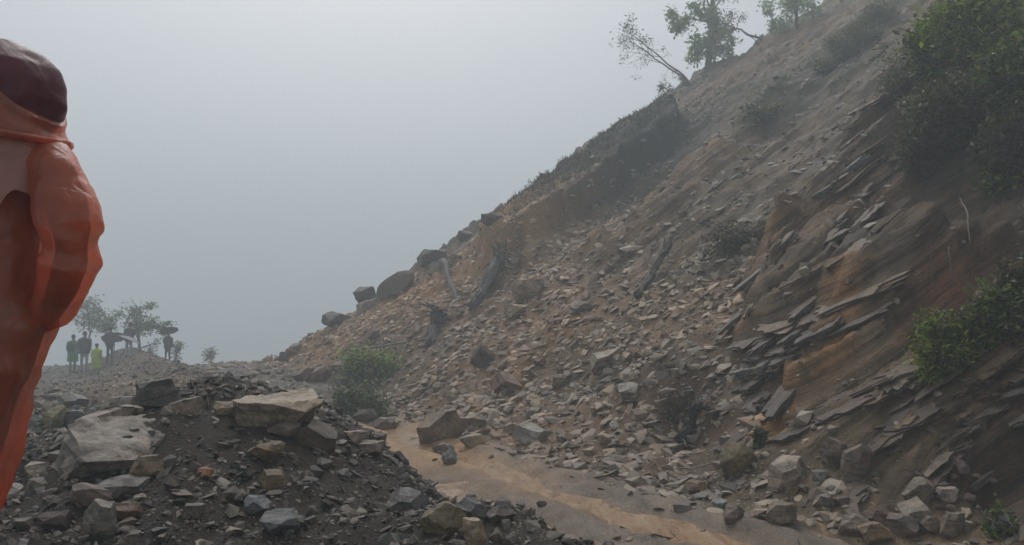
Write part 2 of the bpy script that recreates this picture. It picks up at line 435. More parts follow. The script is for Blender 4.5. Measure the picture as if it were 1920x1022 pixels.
def soil_colour(X, Y):
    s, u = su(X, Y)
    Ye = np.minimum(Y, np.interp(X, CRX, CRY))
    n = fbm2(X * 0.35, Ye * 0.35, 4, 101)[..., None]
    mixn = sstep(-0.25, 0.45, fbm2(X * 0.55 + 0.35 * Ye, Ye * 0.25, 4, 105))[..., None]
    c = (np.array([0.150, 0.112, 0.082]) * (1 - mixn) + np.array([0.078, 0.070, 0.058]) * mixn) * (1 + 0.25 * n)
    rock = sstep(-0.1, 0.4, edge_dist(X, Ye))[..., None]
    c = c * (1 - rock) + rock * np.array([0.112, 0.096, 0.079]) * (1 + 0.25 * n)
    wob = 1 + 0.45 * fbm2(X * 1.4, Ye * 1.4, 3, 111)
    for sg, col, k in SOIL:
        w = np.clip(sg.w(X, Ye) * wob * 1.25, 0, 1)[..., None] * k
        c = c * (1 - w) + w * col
    # rubble field on the left, darker and greyer
    lf = sstep(-1.2, -2.6, s)[..., None] * sstep(10, 7, u)[..., None]
    c = c * (1 - lf) + lf * np.array([0.036, 0.032, 0.029]) * (1 + 0.3 * n)
    fr = sstep(-1.5, -6, s)[..., None] * sstep(7, 12, u)[..., None]
    c = c * (1 - fr) + fr * np.array([0.105, 0.092, 0.078]) * (1 + 0.2 * n)
    c = c * (1 + 0.18 * fbm2(X * 4.0, Y * 4.0, 2, 121)[..., None])
    return np.clip(c * np.array([1.12, 0.94, 0.69]), 0.008, 0.8)

# ------------------------------------------------------------------ terrain meshes
def axis(lo, hi, c, d0, g):
    out = [c]; x = c
    while x < hi: x += d0 * (1 + g * abs(x - c)); out.append(min(x, hi))
    x = c; neg = []
    while x > lo: x -= d0 * (1 + g * abs(x - c)); neg.append(max(x, lo))
    return np.array(neg[::-1] + out)

def sheet(name, S, U, mat, fn_col, dz=None, drop=None):
    SS, UU = np.meshgrid(S, U, indexing='ij')
    X, Y = xy(SS, UU); Z = land(X, Y)
    if dz is not None: Z = Z + dz(SS, UU)
    V = np.stack([X, Y, Z], -1).reshape(-1, 3)
    n, m = SS.shape
    idx = np.arange(n * m).reshape(n, m)
    Fq = np.stack([idx[:-1, :-1], idx[1:, :-1], idx[1:, 1:], idx[:-1, 1:]], -1).reshape(-1, 4)
    C = fn_col(X.ravel(), Y.ravel())
    me = mesh_np(name, V, Fq, C, smooth=True)
    return link(name, me, mat)

HILL_S = axis(-0.35, 32, 0.8, 0.032, 0.07); HILL_U = axis(-6, 42, 0.5, 0.038, 0.07)
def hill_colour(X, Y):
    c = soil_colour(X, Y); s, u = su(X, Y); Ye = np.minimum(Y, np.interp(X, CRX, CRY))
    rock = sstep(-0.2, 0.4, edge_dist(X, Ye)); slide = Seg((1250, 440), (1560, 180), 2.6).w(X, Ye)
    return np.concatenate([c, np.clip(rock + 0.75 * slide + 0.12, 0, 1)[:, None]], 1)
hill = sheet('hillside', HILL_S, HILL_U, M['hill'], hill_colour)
tag(hill, kind='structure')
GROUND_S = axis(-110, -1.7, -3.6, 0.062, 0.12); GROUND_U = axis(-8, 150, 1.2, 0.066, 0.10)
ground = sheet('ground', GROUND_S, GROUND_U, M['ground'], soil_colour)
tag(ground, kind='structure')

def road_colour(X, Y):
    s, u = su(X, Y)
    c = np.array([0.225, 0.178, 0.138]) * (1 + 0.30 * fbm2(X * 1.1, Y * 1.1, 3, 131) + 0.25 * fbm2(X * 6, Y * 6, 3, 136))[:, None]
    orange = np.array([0.42, 0.26, 0.135]) * (1 + 0.22 * fbm2(X * 5, Y * 5, 3, 137))[:, None]
    w1 = np.exp(-((s + 0.92 + 0.20 * noise2(u * 0.5, 1.5, 132)) / (0.16 + 0.10 * sstep(0, 6, u))) ** 2)
    w2 = np.exp(-((s + 1.75 + 0.1 * noise2(u * 0.8, 4.5, 133)) / 0.22) ** 2) * sstep(2.4, 0.2, u)
    w3 = sstep(1.2, 4.5, u) * sstep(-0.1, -0.6, s) * 0.85
    w = np.clip((w1 + w2 + w3) * (0.85 + 0.5 * fbm2(X * 2.2, Y * 2.2, 3, 134)), 0, 1)[:, None]
    c = c * (1 - w) + w * orange
    k = sstep(6.5, 8.5, u)[:, None]
    return np.clip(c * (1 - k) + k * soil_colour(X, Y), 0.01, 0.8)
ROAD_S = axis(-1.85, -0.2, -1.0, 0.03, 0.0); ROAD_U = axis(-12, 60, 1.0, 0.045, 0.09)
road = sheet('muddy_road', ROAD_S, ROAD_U, M['mud'], road_colour, dz=lambda s, u: 0.006 + 0.0 * s)
tag(road, kind='structure')

# muddy run-off lying in the ruts and hollows of the road
def water_material():
    m, nt, b = new_mat('orange_run_off'); L = nt.links
    co = nnode(nt, 'ShaderNodeNewGeometry').outputs['Position']
    mp = nnode(nt, 'ShaderNodeMapping'); mp.inputs['Rotation'].default_value = (0, 0, math.radians(-29)); mp.inputs['Scale'].default_value = (3.0, 1.0, 1.0); L.new(co, mp.inputs['Vector'])
    n1 = nnode(nt, 'ShaderNodeTexNoise', Scale=3.0, Detail=5.0, Roughness=0.6, Distortion=0.8); L.new(mp.outputs[0], n1.inputs['Vector'])
    L.new(ramp(nt, n1.outputs['Fac'], [(0.35, (0.20, 0.125, 0.070)), (0.5, (0.31, 0.19, 0.10)), (0.65, (0.37, 0.255, 0.155))]), b.inputs['Base Color'])
    b.inputs['Roughness'].default_value = 0.14
    n2 = nnode(nt, 'ShaderNodeTexNoise', Scale=16.0, Detail=3.0, Roughness=0.6); L.new(mp.outputs[0], n2.inputs['Vector'])
    bp = nnode(nt, 'ShaderNodeBump', Strength=0.35, Distance=0.02); L.new(n2.outputs['Fac'], bp.inputs['Height']); L.new(bp.outputs[0], b.inputs['Normal'])
    return m
M['water'] = water_material()
WS = np.linspace(-1.80, -0.42, 34); WU = np.linspace(-7, 7.2, 190); SSw, UUw = np.meshgrid(WS, WU, indexing='ij'); Xw, Yw = xy(SSw, UUw)
Zw = land(Xw, Yw, False) - 0.022 + 0.004 * noise2(UUw * 1.2, SSw * 2.0, 161)
iw = np.arange(SSw.size).reshape(SSw.shape)
wq = np.stack([iw[:-1, :-1], iw[1:, :-1], iw[1:, 1:], iw[:-1, 1:]], -1).reshape(-1, 4)
tag(link('muddy_water', mesh_np('muddy_water', np.stack([Xw, Yw, Zw], -1).reshape(-1, 3), wq, smooth=True), M['water']), kind='structure')

# ------------------------------------------------------------------ rock builders
def poly_rock(seed, dims, cuts=9, slab=False, fine=13, rough=0.035, ledge=0.0, corner=0.36):
    """a block broken along planes, then roughened; local z up, origin at its centre"""
    rnd = random.Random(seed); bm = bmesh.new(); bmesh.ops.create_cube(bm, size=6.0)
    planes = []
    if slab:
        m = max(5, cuts - 2); a0 = rnd.uniform(0, 6.28)
        for k in range(m): planes.append((a0 + (k + rnd.uniform(-0.42, 0.42)) * 2 * math.pi / m, rnd.uniform(-0.3, 0.35), rnd.uniform(0.38, 0.62)))
        planes += [(rnd.uniform(0, 6.28), rnd.uniform(1.36, 1.56), 0.5), (rnd.uniform(0, 6.28), -rnd.uniform(1.2, 1.5), 0.5)]
        for k in range(3): planes.append((rnd.uniform(0, 6.28), rnd.choice((1, 1, -1)) * rnd.uniform(0.6, 1.15), rnd.uniform(0.50, 0.62)))
    else:
        m = cuts + 7; a0 = rnd.uniform(0, 6.28)
        for k in range(m):
            zz = 1 - 2 * (k + 0.5) / m
            planes.append((a0 + k * 2.39996 + rnd.uniform(-0.5, 0.5), math.asin(max(-1, min(1, zz + rnd.uniform(-0.25, 0.25)))), rnd.uniform(0.38, 0.58)))
        planes += [(0, 1.5, 0.6), (0, -1.5, 0.6), (0, 0, 0.7), (1.57, 0, 0.7), (3.14, 0, 0.7), (4.71, 0, 0.7)]
    for a, el, off in planes:
        n = Vector((math.cos(a) * math.cos(el), math.sin(a) * math.cos(el), math.sin(el)))
        g = bmesh.ops.bisect_plane(bm, geom=bm.verts[:] + bm.edges[:] + bm.faces[:], plane_co=n * off, plane_no=n, clear_outer=True)
        ed = [e for e in g['geom_cut'] if isinstance(e, bmesh.types.BMEdge)]
        if ed: bmesh.ops.edgeloop_fill(bm, edges=ed)
    bmesh.ops.dissolve_degenerate(bm, dist=0.01, edges=bm.edges[:])
    co = np.array([v.co[:] for v in bm.verts]); lo, hi = co.min(0), co.max(0)
    for v in bm.verts:
        v.co = Vector([((v.co[i] - (lo[i] + hi[i]) / 2) / max(hi[i] - lo[i], 1e-3)) * dims[i] for i in range(3)])
    bmesh.ops.triangulate(bm, faces=bm.faces[:])
    mx = max(dims); tgt = mx / fine
    for it in range(5):
        ed = [e for e in bm.edges if e.calc_length() > tgt * 1.5]
        if not ed or len(bm.faces) > 2600: break
        bmesh.ops.subdivide_edges(bm, edges=ed, cuts=1, use_grid_fill=False)
        bmesh.ops.triangulate(bm, faces=[f for f in bm.faces if len(f.verts) > 3])
    bmesh.ops.recalc_face_normals(bm, faces=bm.faces[:])
    me = bpy.data.meshes.new('rock'); bm.normal_update()
    V = np.array([v.co[:] for v in bm.verts]); Nn = np.array([v.normal[:] for v in bm.verts])
    amp = rough * min(mx, sorted(dims)[1])
    q = V / mx + seed * 3.1
    d = fbm3(q, 3.0, 2, seed) * 0.7 + fbm3(q, 9.0, 3, seed + 9) * 0.65
    V2 = V + Nn * (amp * d)[:, None]
    if ledge:
        st = bed_steps(V[:, 2] + 0.02 * mx * fbm3(q, 2.0, 2, seed + 3), V, seed, dims[2] / 6.0) * 0.6 + bed_steps(V[:, 2], V, seed + 1, dims[2] / 15.0) * 0.4
        out = V[:, :2] / (np.linalg.norm(V[:, :2], axis=1, keepdims=True) + 1e-6)
        side = np.clip(1 - np.abs(Nn[:, 2]), 0, 1)
        V2[:, :2] += out * (st * side * ledge * min(dims[0], dims[1]))[:, None]
    for v, c in zip(bm.verts, V2): v.co = c
    bm.to_mesh(me); bm.free()
    for p in me.polygons: p.use_smooth = True
    me.set_sharp_from_angle(angle=math.radians(28))
    return me

def frame(z, x):
    z = Vector(z).normalized(); x = Vector(x); x = (x - z * x.dot(z)).normalized(); y = z.cross(x)
    return Matrix((x, y, z)).transposed()

BED_N = Vector((-0.57, -0.03, 0.82)).normalized()
BED_L = Vector((0.82, 0.0, 0.56))

# ------------------------------------------------------------------ loose chips and stones too many to count
def chip_variants(n, seed, flat):
    out = []
    for k in range(n):
        r = np.random.default_rng(seed + k); bm = bmesh.new()
        m = 9 + k % 4
        P = r.normal(size=(m, 3)); P /= np.linalg.norm(P, axis=1, keepdims=True); P *= r.uniform(0.75, 1.1, (m, 1))
        P[:, 2] *= flat * r.uniform(0.7, 1.3); P[:, 1] *= r.uniform(0.6, 0.95)
        for p in P: bm.verts.new(p)
        h = bmesh.ops.convex_hull(bm, input=bm.verts[:])
        bmesh.ops.delete(bm, geom=list(set(g for g in h['geom_unused'] + h['geom_interior'] if isinstance(g, bmesh.types.BMVert))), context='VERTS')
        bmesh.ops.triangulate(bm, faces=bm.faces[:]); bmesh.ops.recalc_face_normals(bm, faces=bm.faces[:])
        bm.verts.index_update()
        out.append((np.array([v.co[:] for v in bm.verts]), np.array([[v.index for v in f.verts] for f in bm.faces])))
        bm.free()
    return out
CHIPS = chip_variants(13, 300, 0.22) + chip_variants(5, 400, 0.5)

def chips_mesh(name, X, Y, R, C, seed, tilt=0.45, sink=0.25):
    r = np.random.default_rng(seed); N = normal_at(X, Y, 0.15); Z = land(X, Y)
    N = N + np.array([0, 0, 0.7]) + r.normal(scale=tilt, size=N.shape) * 1.5; N /= np.linalg.norm(N, axis=1, keepdims=True)
    A = r.normal(size=N.shape); A -= N * (A * N).sum(1, keepdims=True); A /= np.linalg.norm(A, axis=1, keepdims=True)
    B = np.cross(N, A); P = np.stack([X, Y, Z], -1)
    var = r.integers(0, len(CHIPS), len(X)); Vs, Fs, Cs = [], [], []; base = 0
    for k, (cv, cf) in enumerate(CHIPS):
        i = np.nonzero(var == k)[0]
        if len(i) == 0: continue
        hgt = cv[:, 2].max()
        W = (P[i] + N[i] * (R[i] * hgt * (1 - 2 * sink))[:, None])[:, None, :] + R[i][:, None, None] * (
            cv[None, :, 0:1] * A[i][:, None, :] + cv[None, :, 1:2] * B[i][:, None, :] + cv[None, :, 2:3] * N[i][:, None, :])
        Vs.append(W.reshape(-1, 3)); Cs.append(np.repeat(C[i], len(cv), 0))
        Fs.append((cf[None] + (base + np.arange(len(i)) * len(cv))[:, None, None]).reshape(-1, 3)); base += len(i) * len(cv)
    return mesh_np(name, np.concatenate(Vs), np.concatenate(Fs), np.concatenate(Cs))

STONE_TONES = np.array([[1.0, 0.87, 0.70], [0.98, 0.89, 0.76], [0.91, 0.88, 0.82], [1.0, 0.83, 0.68], [1.0, 0.88, 0.66], [0.95, 0.85, 0.76]])
def stone_colours(X, Y, seed, lift=(0.6, 2.3), own=0.55, base=0.15):
    r = np.random.default_rng(seed); n = len(X)
    c = soil_colour(X, Y); g = STONE_TONES[r.integers(0, len(STONE_TONES), n)] * base
    c = c * (1 - own) + g * own
    return np.clip(c * (lift[0] + (lift[1] - lift[0]) * r.beta(1.3, 2.0, n))[:, None] * 1.4, 0.012, 0.55)

def sample_axis(A, r, n):
    f = r.uniform(0, len(A) - 1.001, n); i = f.astype(int); return A[i] + (A[i + 1] - A[i]) * (f - i)

# scree on the slope: more of it on the fan and low down, little on the smooth upper soil
r = np.random.default_rng(21); n = 330000
S_ = sample_axis(HILL_S, r, n); U_ = sample_axis(HILL_U, r, n); X, Y = xy(S_, U_)
fan = [Seg(a, b, q) for a, b, q in [((1150, 400), (1000, 620), 2.2), ((520, 660), (930, 520), 2.4), ((850, 700), (1060, 850), 1.6), ((1150, 640), (1250, 830), 1.6), ((1450, 960), (1300, 920), 0.9), ((1500, 430), (1330, 480), 0.7), ((1600, 900), (1700, 990), 0.9), ((1860, 760), (1900, 720), 0.3), ((900, 600), (1250, 640), 1.5)]]
dens = 0.11 + 0.06 * noise2(X * 0.8, Y * 0.8, 141)
for q in fan: dens = dens + 0.75 * q.w(X, Y)
dens = dens * (0.35 + 1.0 * sstep(-0.35, 0.35, fbm2(U_ * 1.6, S_ * 0.45, 3, 143)))
dens = dens * (1 - 0.3 * np.clip(SLIDE.w(X, Y) * 1.3, 0, 1))
dens = dens * np.where(edge_dist(X, Y) > 0.2, 0.22, 1.0)
dens = np.where(Seg((985, 446), (1195, 285), 1.2).w(X, Y) > 0.5, 0.03, dens)
px, py = proj(np.stack([X, Y, land(X, Y, False)], -1))
keep = (r.uniform(size=n) < dens) & (px > -250) & (px < 2150) & (py > -200) & (py < 1200) & (Y < np.interp(X, CRX, CRY) + 0.8) & (Y > 2.5)
S2 = r.uniform(-2.1, -0.2, 9000); U2 = sample_axis(ROAD_U, r, 9000); k2 = (U2 > 6.3) & (U2 < 28); X2, Y2 = xy(S2[k2], U2[k2])
X, Y = np.concatenate([X[keep], X2]), np.concatenate([Y[keep], Y2]); D = np.hypot(X, Y)
R = (0.0026 * D ** 0.8) * (r.pareto(1.5, len(X)) + 0.6); R = np.minimum(R, 0.13)
print('scree', len(X))
hs_me = chips_mesh('scree', X, Y, R, stone_colours(X, Y, 22), 23, tilt=0.30, sink=0.50)
tag(link('scree', hs_me, M['chips']), 'brown and grey shale chips scattered over the landslide slope', 'scree', kind='stuff')

# rubble of the heap and of the field on the left
r = np.random.default_rng(31); n = 150000
S_ = sample_axis(GROUND_S, r, n); U_ = sample_axis(GROUND_U, r, n); X, Y = xy(S_, U_)
px, py = proj(np.stack([X, Y, land(X, Y, False)], -1))
soft = Seg((300, 850), (430, 800), 0.35, lambda a, b: land(a, b, False)).w(X, Y)
keep = (px > -250) & (px < 1100) & (py < 1300) & (py > 560) & (Y > 1.2) & (Y < 34) & (S_ < -1.75) & (r.uniform(size=n) < 0.85 - 0.3 * soft)
X, Y = X[keep], Y[keep]; D = np.hypot(X, Y)
R = 0.0040 * D ** 0.75 * (r.pareto(1.9, len(X)) + 0.6); R = np.minimum(R, 0.085)
print('rubble', len(X))
me = chips_mesh('rubble', X, Y, R, stone_colours(X, Y, 32, (0.5, 2.4), 0.6, 0.105), 33, tilt=0.55)
tag(link('rubble', me, M['chips']), 'dark wet stone chips covering the heap and the ground on the left', 'rubble', kind='stuff')

# close by, the finer rubble too
r = np.random.default_rng(36); n = 60000
X = r.uniform(-4.6, 0.6, n); Y = r.uniform(2.6, 7.5, n); S_, U_ = su(X, Y)
soft = Seg((300, 840), (430, 800), 0.3, lambda a, b: land(a, b, False)).w(X, Y)
pq, pr = proj(np.stack([X, Y, land(X, Y, False)], -1))
keep = (S_ < -1.7) & (pq > -160) & (pr < 1180) & (r.uniform(size=n) < 0.95 - 0.35 * soft - 0.3 * (noise2(X * 2.2, Y * 2.2, 151) > 0.35)); X, Y = X[keep], Y[keep]
R = np.minimum(0.0060 * (r.pareto(1.8, len(X)) + 0.65), 0.055)
me = chips_mesh('fine_rubble', X, Y, R, stone_colours(X, Y, 37, (0.4, 2.4), 0.65, 0.10), 38, tilt=0.5)
tag(link('fine_rubble', me, M['chips']), 'fine wet stone chips on the foreground heap', 'rubble', kind='stuff')

# pebbles lying in the mud
r = np.random.default_rng(41); n = 20000
S_ = np.where(r.uniform(size=n) < 0.35, r.normal(-0.15, 0.28, n), r.uniform(-1.95, 0.15, n)); U_ = sample_axis(ROAD_U, r, n); X, Y = xy(S_, U_)
edge = np.abs(S_ + 0.85) / 1.0
keep = (r.uniform(size=n) < 0.10 + 0.9 * edge ** 3 + 0.25 * (noise2(X * 1.7, Y * 1.7, 152) > 0.25)) & (U_ > -4) & (U_ < 12); X, Y = X[keep], Y[keep]
R = 0.008 * (r.pareto(1.9, len(X)) + 0.7); R = np.minimum(R, 0.06)
me = chips_mesh('pebbles', X, Y, R, stone_colours(X, Y, 42, (0.8, 1.6), 0.5, 0.14), 43)
tag(link('pebbles', me, M['chips']), 'small stones lying in the wet mud of the road', 'pebbles', kind='stuff')

# ------------------------------------------------------------------ bedrock ledges: each bed that stands out is a piece of the outcrop
r = random.Random(5)
def bedded_slab(seed):
    """a piece of bedded rock: a few thin layers, each broken back along its own ragged edge; 1 x 0.62 x 0.22"""
    g = np.random.default_rng(seed); nl = int(g.integers(2, 5)); bm = bmesh.new()
    th = g.uniform(0.5, 1.5, nl); th = th / th.sum() * 0.22; z = -0.11; k = 24
    ang = np.linspace(0, 2 * math.pi, k, endpoint=False)
    sq = 1.0 / np.maximum(np.abs(np.cos(ang)) ** 3.5 + np.abs(np.sin(ang)) ** 3.5, 1e-3) ** (1 / 3.5)
    skew = g.uniform(-0.9, 0.9)
    for l in range(nl):
        rad = sq * (1 + 0.17 * g.normal(size=k)) * (0.86 + 0.14 * l / max(1, nl - 1) * g.uniform(0.2, 1.4))
        ox, oy = g.normal(scale=0.05, size=2)
        xs = np.cos(ang) * rad * 0.5 + ox; ys = np.sin(ang) * rad * 0.31 + oy * 0.5; xs = xs + skew * ys
        gap = 0.012 * g.uniform(0, 1)
        lo = [bm.verts.new((x * 0.985, y * 0.985, z + g.normal() * 0.006)) for x, y in zip(xs, ys)]
        hi = [bm.verts.new((x, y, z + th[l] - gap + g.normal() * 0.008)) for x, y in zip(xs, ys)]
        ct = bm.verts.new((ox, oy * 0.5, z + th[l] - gap + g.normal() * 0.01)); cb = bm.verts.new((ox, oy * 0.5, z))
        for i in range(k):
            j = (i + 1) % k
            bm.faces.new((lo[i], lo[j], hi[j], hi[i])); bm.faces.new((hi[i], hi[j], ct)); bm.faces.new((lo[j], lo[i], cb))
        z += th[l]
    bmesh.ops.recalc_face_normals(bm, faces=bm.faces[:])
    me = bpy.data.meshes.new('slab'); bm.to_mesh(me); bm.free()
    return me
SLABS = [bedded_slab(900 + k) for k in range(16)]
for m_ in SLABS: m_.materials.append(M['slab'])
SLAB_TONES = [(0.22, 0.165, 0.12), (0.17, 0.130, 0.10), (0.23, 0.185, 0.145), (0.15, 0.105, 0.08), (0.205, 0.14, 0.08), (0.18, 0.15, 0.13)]
def add_slab(pos, L, W, T, tone, jit=0.08, mesh=None, roll=0.0):
    o = bpy.data.objects.new('slab', mesh or r.choice(SLABS)); COL.objects.link(o); o.parent = hill
    n = BED_N + Vector((r.gauss(0, jit), r.gauss(0, jit), r.gauss(0, jit * 0.6))); l = Matrix.Rotation(roll, 3, 'Y') @ BED_L + Vector((0, r.gauss(0, 0.12), r.gauss(0, jit)))
    if roll: n = Matrix.Rotation(roll, 3, 'Y') @ n
    Rm = frame(n, l)
    o.matrix_world = Matrix.Translation(Vector(pos)) @ Rm.to_4x4() @ Matrix.Diagonal((L, W / 0.62, T / 0.22, 1))
    k = r.uniform(0.55, 0.9); o.color = (tone[0] * k, tone[1] * k, tone[2] * k, 1)
    return o

# the ledges one can pick out: (lower left end, upper right end, thickness px, depth m, tone)
LEDGES = [
    ((1655, 860), (1800, 778), 34, 0.55, (0.23, 0.19, 0.15)), ((1672, 905), (1775, 850), 26, 0.5, (0.15, 0.12, 0.105)),
    ((1668, 935), (1770, 868), 24, 0.5, (0.19, 0.16, 0.145)), ((1770, 905), (1850, 852), 40, 0.5, (0.22, 0.185, 0.15)),
    ((1795, 830), (1880, 765), 24, 0.5, (0.20, 0.165, 0.13)), ((1830, 850), (1960, 770), 30, 0.6, (0.185, 0.15, 0.12)),
    ((1845, 795), (1960, 715), 40, 0.6, (0.22, 0.19, 0.15)), ((1840, 905), (1990, 835), 34, 0.6, (0.20, 0.165, 0.135)),
    ((1640, 825), (1720, 770), 18, 0.4, (0.21, 0.17, 0.13)), ((1645, 790), (1715, 745), 16, 0.4, (0.25, 0.18, 0.11)),
    ((1600, 800), (1660, 762), 16, 0.35, (0.24, 0.19, 0.13)), ((1690, 760), (1770, 700), 16, 0.4, (0.17, 0.12, 0.09)),
    ((1660, 722), (1715, 684), 30, 0.35, (0.26, 0.23, 0.20)), ((1605, 795), (1650, 735), 24, 0.3, (0.26, 0.19, 0.12)),
    ((1690, 975), (1772, 950), 20, 0.4, (0.27, 0.235, 0.20)), ((1480, 640), (1545, 590), 22, 0.3, (0.27, 0.24, 0.205)),
    ((1600, 560), (1650, 525), 26, 0.3, (0.24, 0.21, 0.15)), ((1390, 700), (1450, 680), 16, 0.35, (0.27, 0.255, 0.235)),
    ((1440, 680), (1490, 645), 20, 0.3, (0.29, 0.275, 0.25)), ((1340, 700), (1400, 665), 14, 0.35, (0.25, 0.22, 0.19)),
    ((1470, 412), (1560, 340), 12, 0.5, (0.33, 0.33, 0.32)), ((1545, 352), (1625, 290), 14, 0.5, (0.36, 0.36, 0.35)),
    ((1520, 370), (1610, 290), 10, 0.5, (0.22, 0.20, 0.18)), ((1560, 300), (1650, 225), 14, 0.7, (0.25, 0.21, 0.17)),
    ((1610, 290), (1685, 222), 20, 0.6, (0.21, 0.16, 0.12)), ((1330, 545), (1420, 470), 9, 0.4, (0.27, 0.26, 0.24)),
    ((1390, 520), (1500, 430), 10, 0.4, (0.20, 0.17, 0.14)), ((1500, 560), (1640, 470), 10, 0.5, (0.19, 0.155, 0.115)),
    ((1430, 600), (1600, 480), 10, 0.45, (0.175, 0.14, 0.115)), ((1600, 470), (1760, 345), 9, 0.45, (0.25, 0.18, 0.10)),
    ((1360, 600), (1440, 540), 10, 0.4, (0.17, 0.14, 0.115)), ((1480, 520), (1600, 420), 9, 0.4, (0.17, 0.135, 0.105)),
    ((1400, 760), (1500, 690), 12, 0.45, (0.20, 0.165, 0.14)), ((1450, 740), (1590, 640), 14, 0.5, (0.18, 0.145, 0.12)),
    ((1340, 650), (1400, 600), 10, 0.4, (0.16, 0.13, 0.11)), ((1620, 120), (1700, 70), 14, 0.6, (0.22, 0.21, 0.195)),
    ((1550, 150), (1640, 80), 10, 0.6, (0.19, 0.17, 0.15)), ((1240, 480), (1340, 400), 8, 0.5, (0.20, 0.165, 0.135)),
    ((1230, 440), (1390, 310), 8, 0.5, (0.17, 0.14, 0.115)), ((1350, 420), (1500, 300), 8, 0.5, (0.19, 0.16, 0.135)),
    ((1040, 440), (1150, 350), 8, 0.6, (0.11, 0.095, 0.085)), ((1230, 300), (1370, 195), 8, 0.6, (0.22, 0.18, 0.14)),
]
for (x1, y1), (x2, y2), t, w, tone in LEDGES:
    h = hit((x1 + x2) / 2, (y1 + y2) / 2 + t * 0.3)
    if h is None: continue
    d = h[1]; L = math.hypot(x2 - x1, y2 - y1) * d / F * 1.06; T = max(t * d / F, 0.03)
    roll = math.atan2(y1 - y2, x2 - x1) - math.radians(34.3)
    h = h + np.array(BED_N) * T * 0.1 + np.array([0.0, w * 0.44, -0.03])
    m = max(1, int(L / 0.32)); ax = Matrix.Rotation(-roll, 3, 'Y') @ BED_L.normalized()
    for j in range(m):                                   # the bed breaks into shorter lengths
        q = Vector(h) + ax * (L * ((j + 0.5) / m - 0.5)) + Vector((0, r.gauss(0, 0.03), r.gauss(0, 0.012)))
        q.z = min(q.z, float(land(np.array(q.x), np.array(q.y))) + 0.015)
        add_slab(q, L / m * r.uniform(0.9, 1.25), w * r.uniform(0.4, 0.65), T * r.uniform(0.6, 1.2), tone, jit=0.06, roll=-roll + r.gauss(0, 0.05))
# lesser beds between them: each bed crops out along its own line, broken into pieces
smooth_land = lambda a, c: land(a, c, False)
def bed_line(px, py):
    h = march(smooth_land, px, py)
    if h is None or h[1] > 22: return 0
    d = h[1]; T = r.uniform(4, 12) * d / F * (1.5 if py > 700 else 1.0); tone = r.choice(SLAB_TONES); x, y = h[0], h[1]; made = 0
    for step in range(r.randint(3, 8)):
        e = 0.35; gx = float(smooth_land(x + e, y) - smooth_land(x - e, y)) / (2 * e); gy = float(smooth_land(x, y + e) - smooth_land(x, y - e)) / (2 * e)
        nrm = Vector((-gx, -gy, 1)).normalized(); t = BED_N.cross(nrm)
        if t.length < 0.05: break
        t.normalize(); t = t if t.z > 0 else -t
        L = r.uniform(28, 110) * d / F
        if float(edge_dist(np.array(x), np.array(y))) < -0.1 or y > 24: break
        z = float(land(np.array(x), np.array(y))); qx, qy = proj(np.array([x, y, z]))
        if qx > 1640 and qy < 650: break
        o = bpy.data.objects.new('slab', r.choice(SLABS)); COL.objects.link(o); o.parent = hill
        n = BED_N + Vector((r.gauss(0, 0.05), r.gauss(0, 0.05), r.gauss(0, 0.03)))
        Wd = r.uniform(0.18, 0.36); TT = T * r.uniform(0.6, 1.4)
        o.matrix_world = Matrix.Translation(Vector((x, y, z - TT * r.uniform(0.2, 0.9) - 0.02))) @ frame(n, t + Vector((r.gauss(0, 0.06), r.gauss(0, 0.06), r.gauss(0, 0.06)))).to_4x4() @ Matrix.Diagonal((L * 1.1, Wd / 0.62, TT / 0.22, 1))
        k = r.uniform(0.55, 0.95); o.color = (tone[0] * k, tone[1] * k, tone[2] * k, 1); made += 1
        x += t.x * L * 0.95; y += t.y * L * 0.95
        if r.random() < 0.12: x += t.x * L; y += t.y * L
    return made
cnt = 0
while cnt < 120:
    px = r.uniform(1330, 1960); py = r.uniform(190, 960)
    if 1660 < px < 1920 and 360 < py < 640 and r.random() < 0.85: continue
    if py < 330 and px > 1690: continue
    cnt += bed_line(px, py)

# ------------------------------------------------------------------ boulders and single stones
def boulder(box, label, tone, seed, cat='rock', slab=False, cuts=9, depth=None, tilt=(0.0, 0.0), yaw=0.0, sink=0.18, at=None, group=None, ledge=0.0, fine=14, rough=0.035, grow=1.0, name='boulder', back=0.0):
    """box: how the stone shows in the photograph; it is set down on the land there"""
    x0, y0, x1, y1 = box
    h = hit((x0 + x1) / 2, at if at is not None else y1 - 0.12 * (y1 - y0))
    if h is None: print('no ground', label); return None
    d = h[1]; w = (x1 - x0) * d / F * grow; hh = (y1 - y0) * d / F * grow
    dp = depth * w if depth else w * 0.8
    me = poly_rock(seed, (w, dp, hh), cuts=cuts, slab=slab, fine=fine, rough=rough, ledge=ledge)
    me.materials.append(M['rock'])
    o = link(name, me); o.color = (tone[0] * 1.0, tone[1] * 0.93, tone[2] * 0.84, 1)
    q = pray((x0 + x1) / 2, y1)
    o.location = (h[0], h[1] + dp * 0.32 + back, h[2] + hh * (0.5 - sink))
    o.rotation_euler = (tilt[0], tilt[1], yaw)
    HEROES.append(((x0 + x1) / 2, (y0 + y1) / 2, label))
    return tag(o, label, cat, group)
HEROES = []
TAN = (0.30, 0.235, 0.165); PALE = (0.36, 0.33, 0.29); GREY = (0.20, 0.20, 0.20); BLUE = (0.15, 0.17, 0.195); BROWN = (0.17, 0.13, 0.10)
DARK = (0.06, 0.055, 0.052); OCHRE = (0.24, 0.175, 0.085); RED = (0.22, 0.14, 0.11); MAUVE = (0.17, 0.135, 0.135)
rd = math.radians
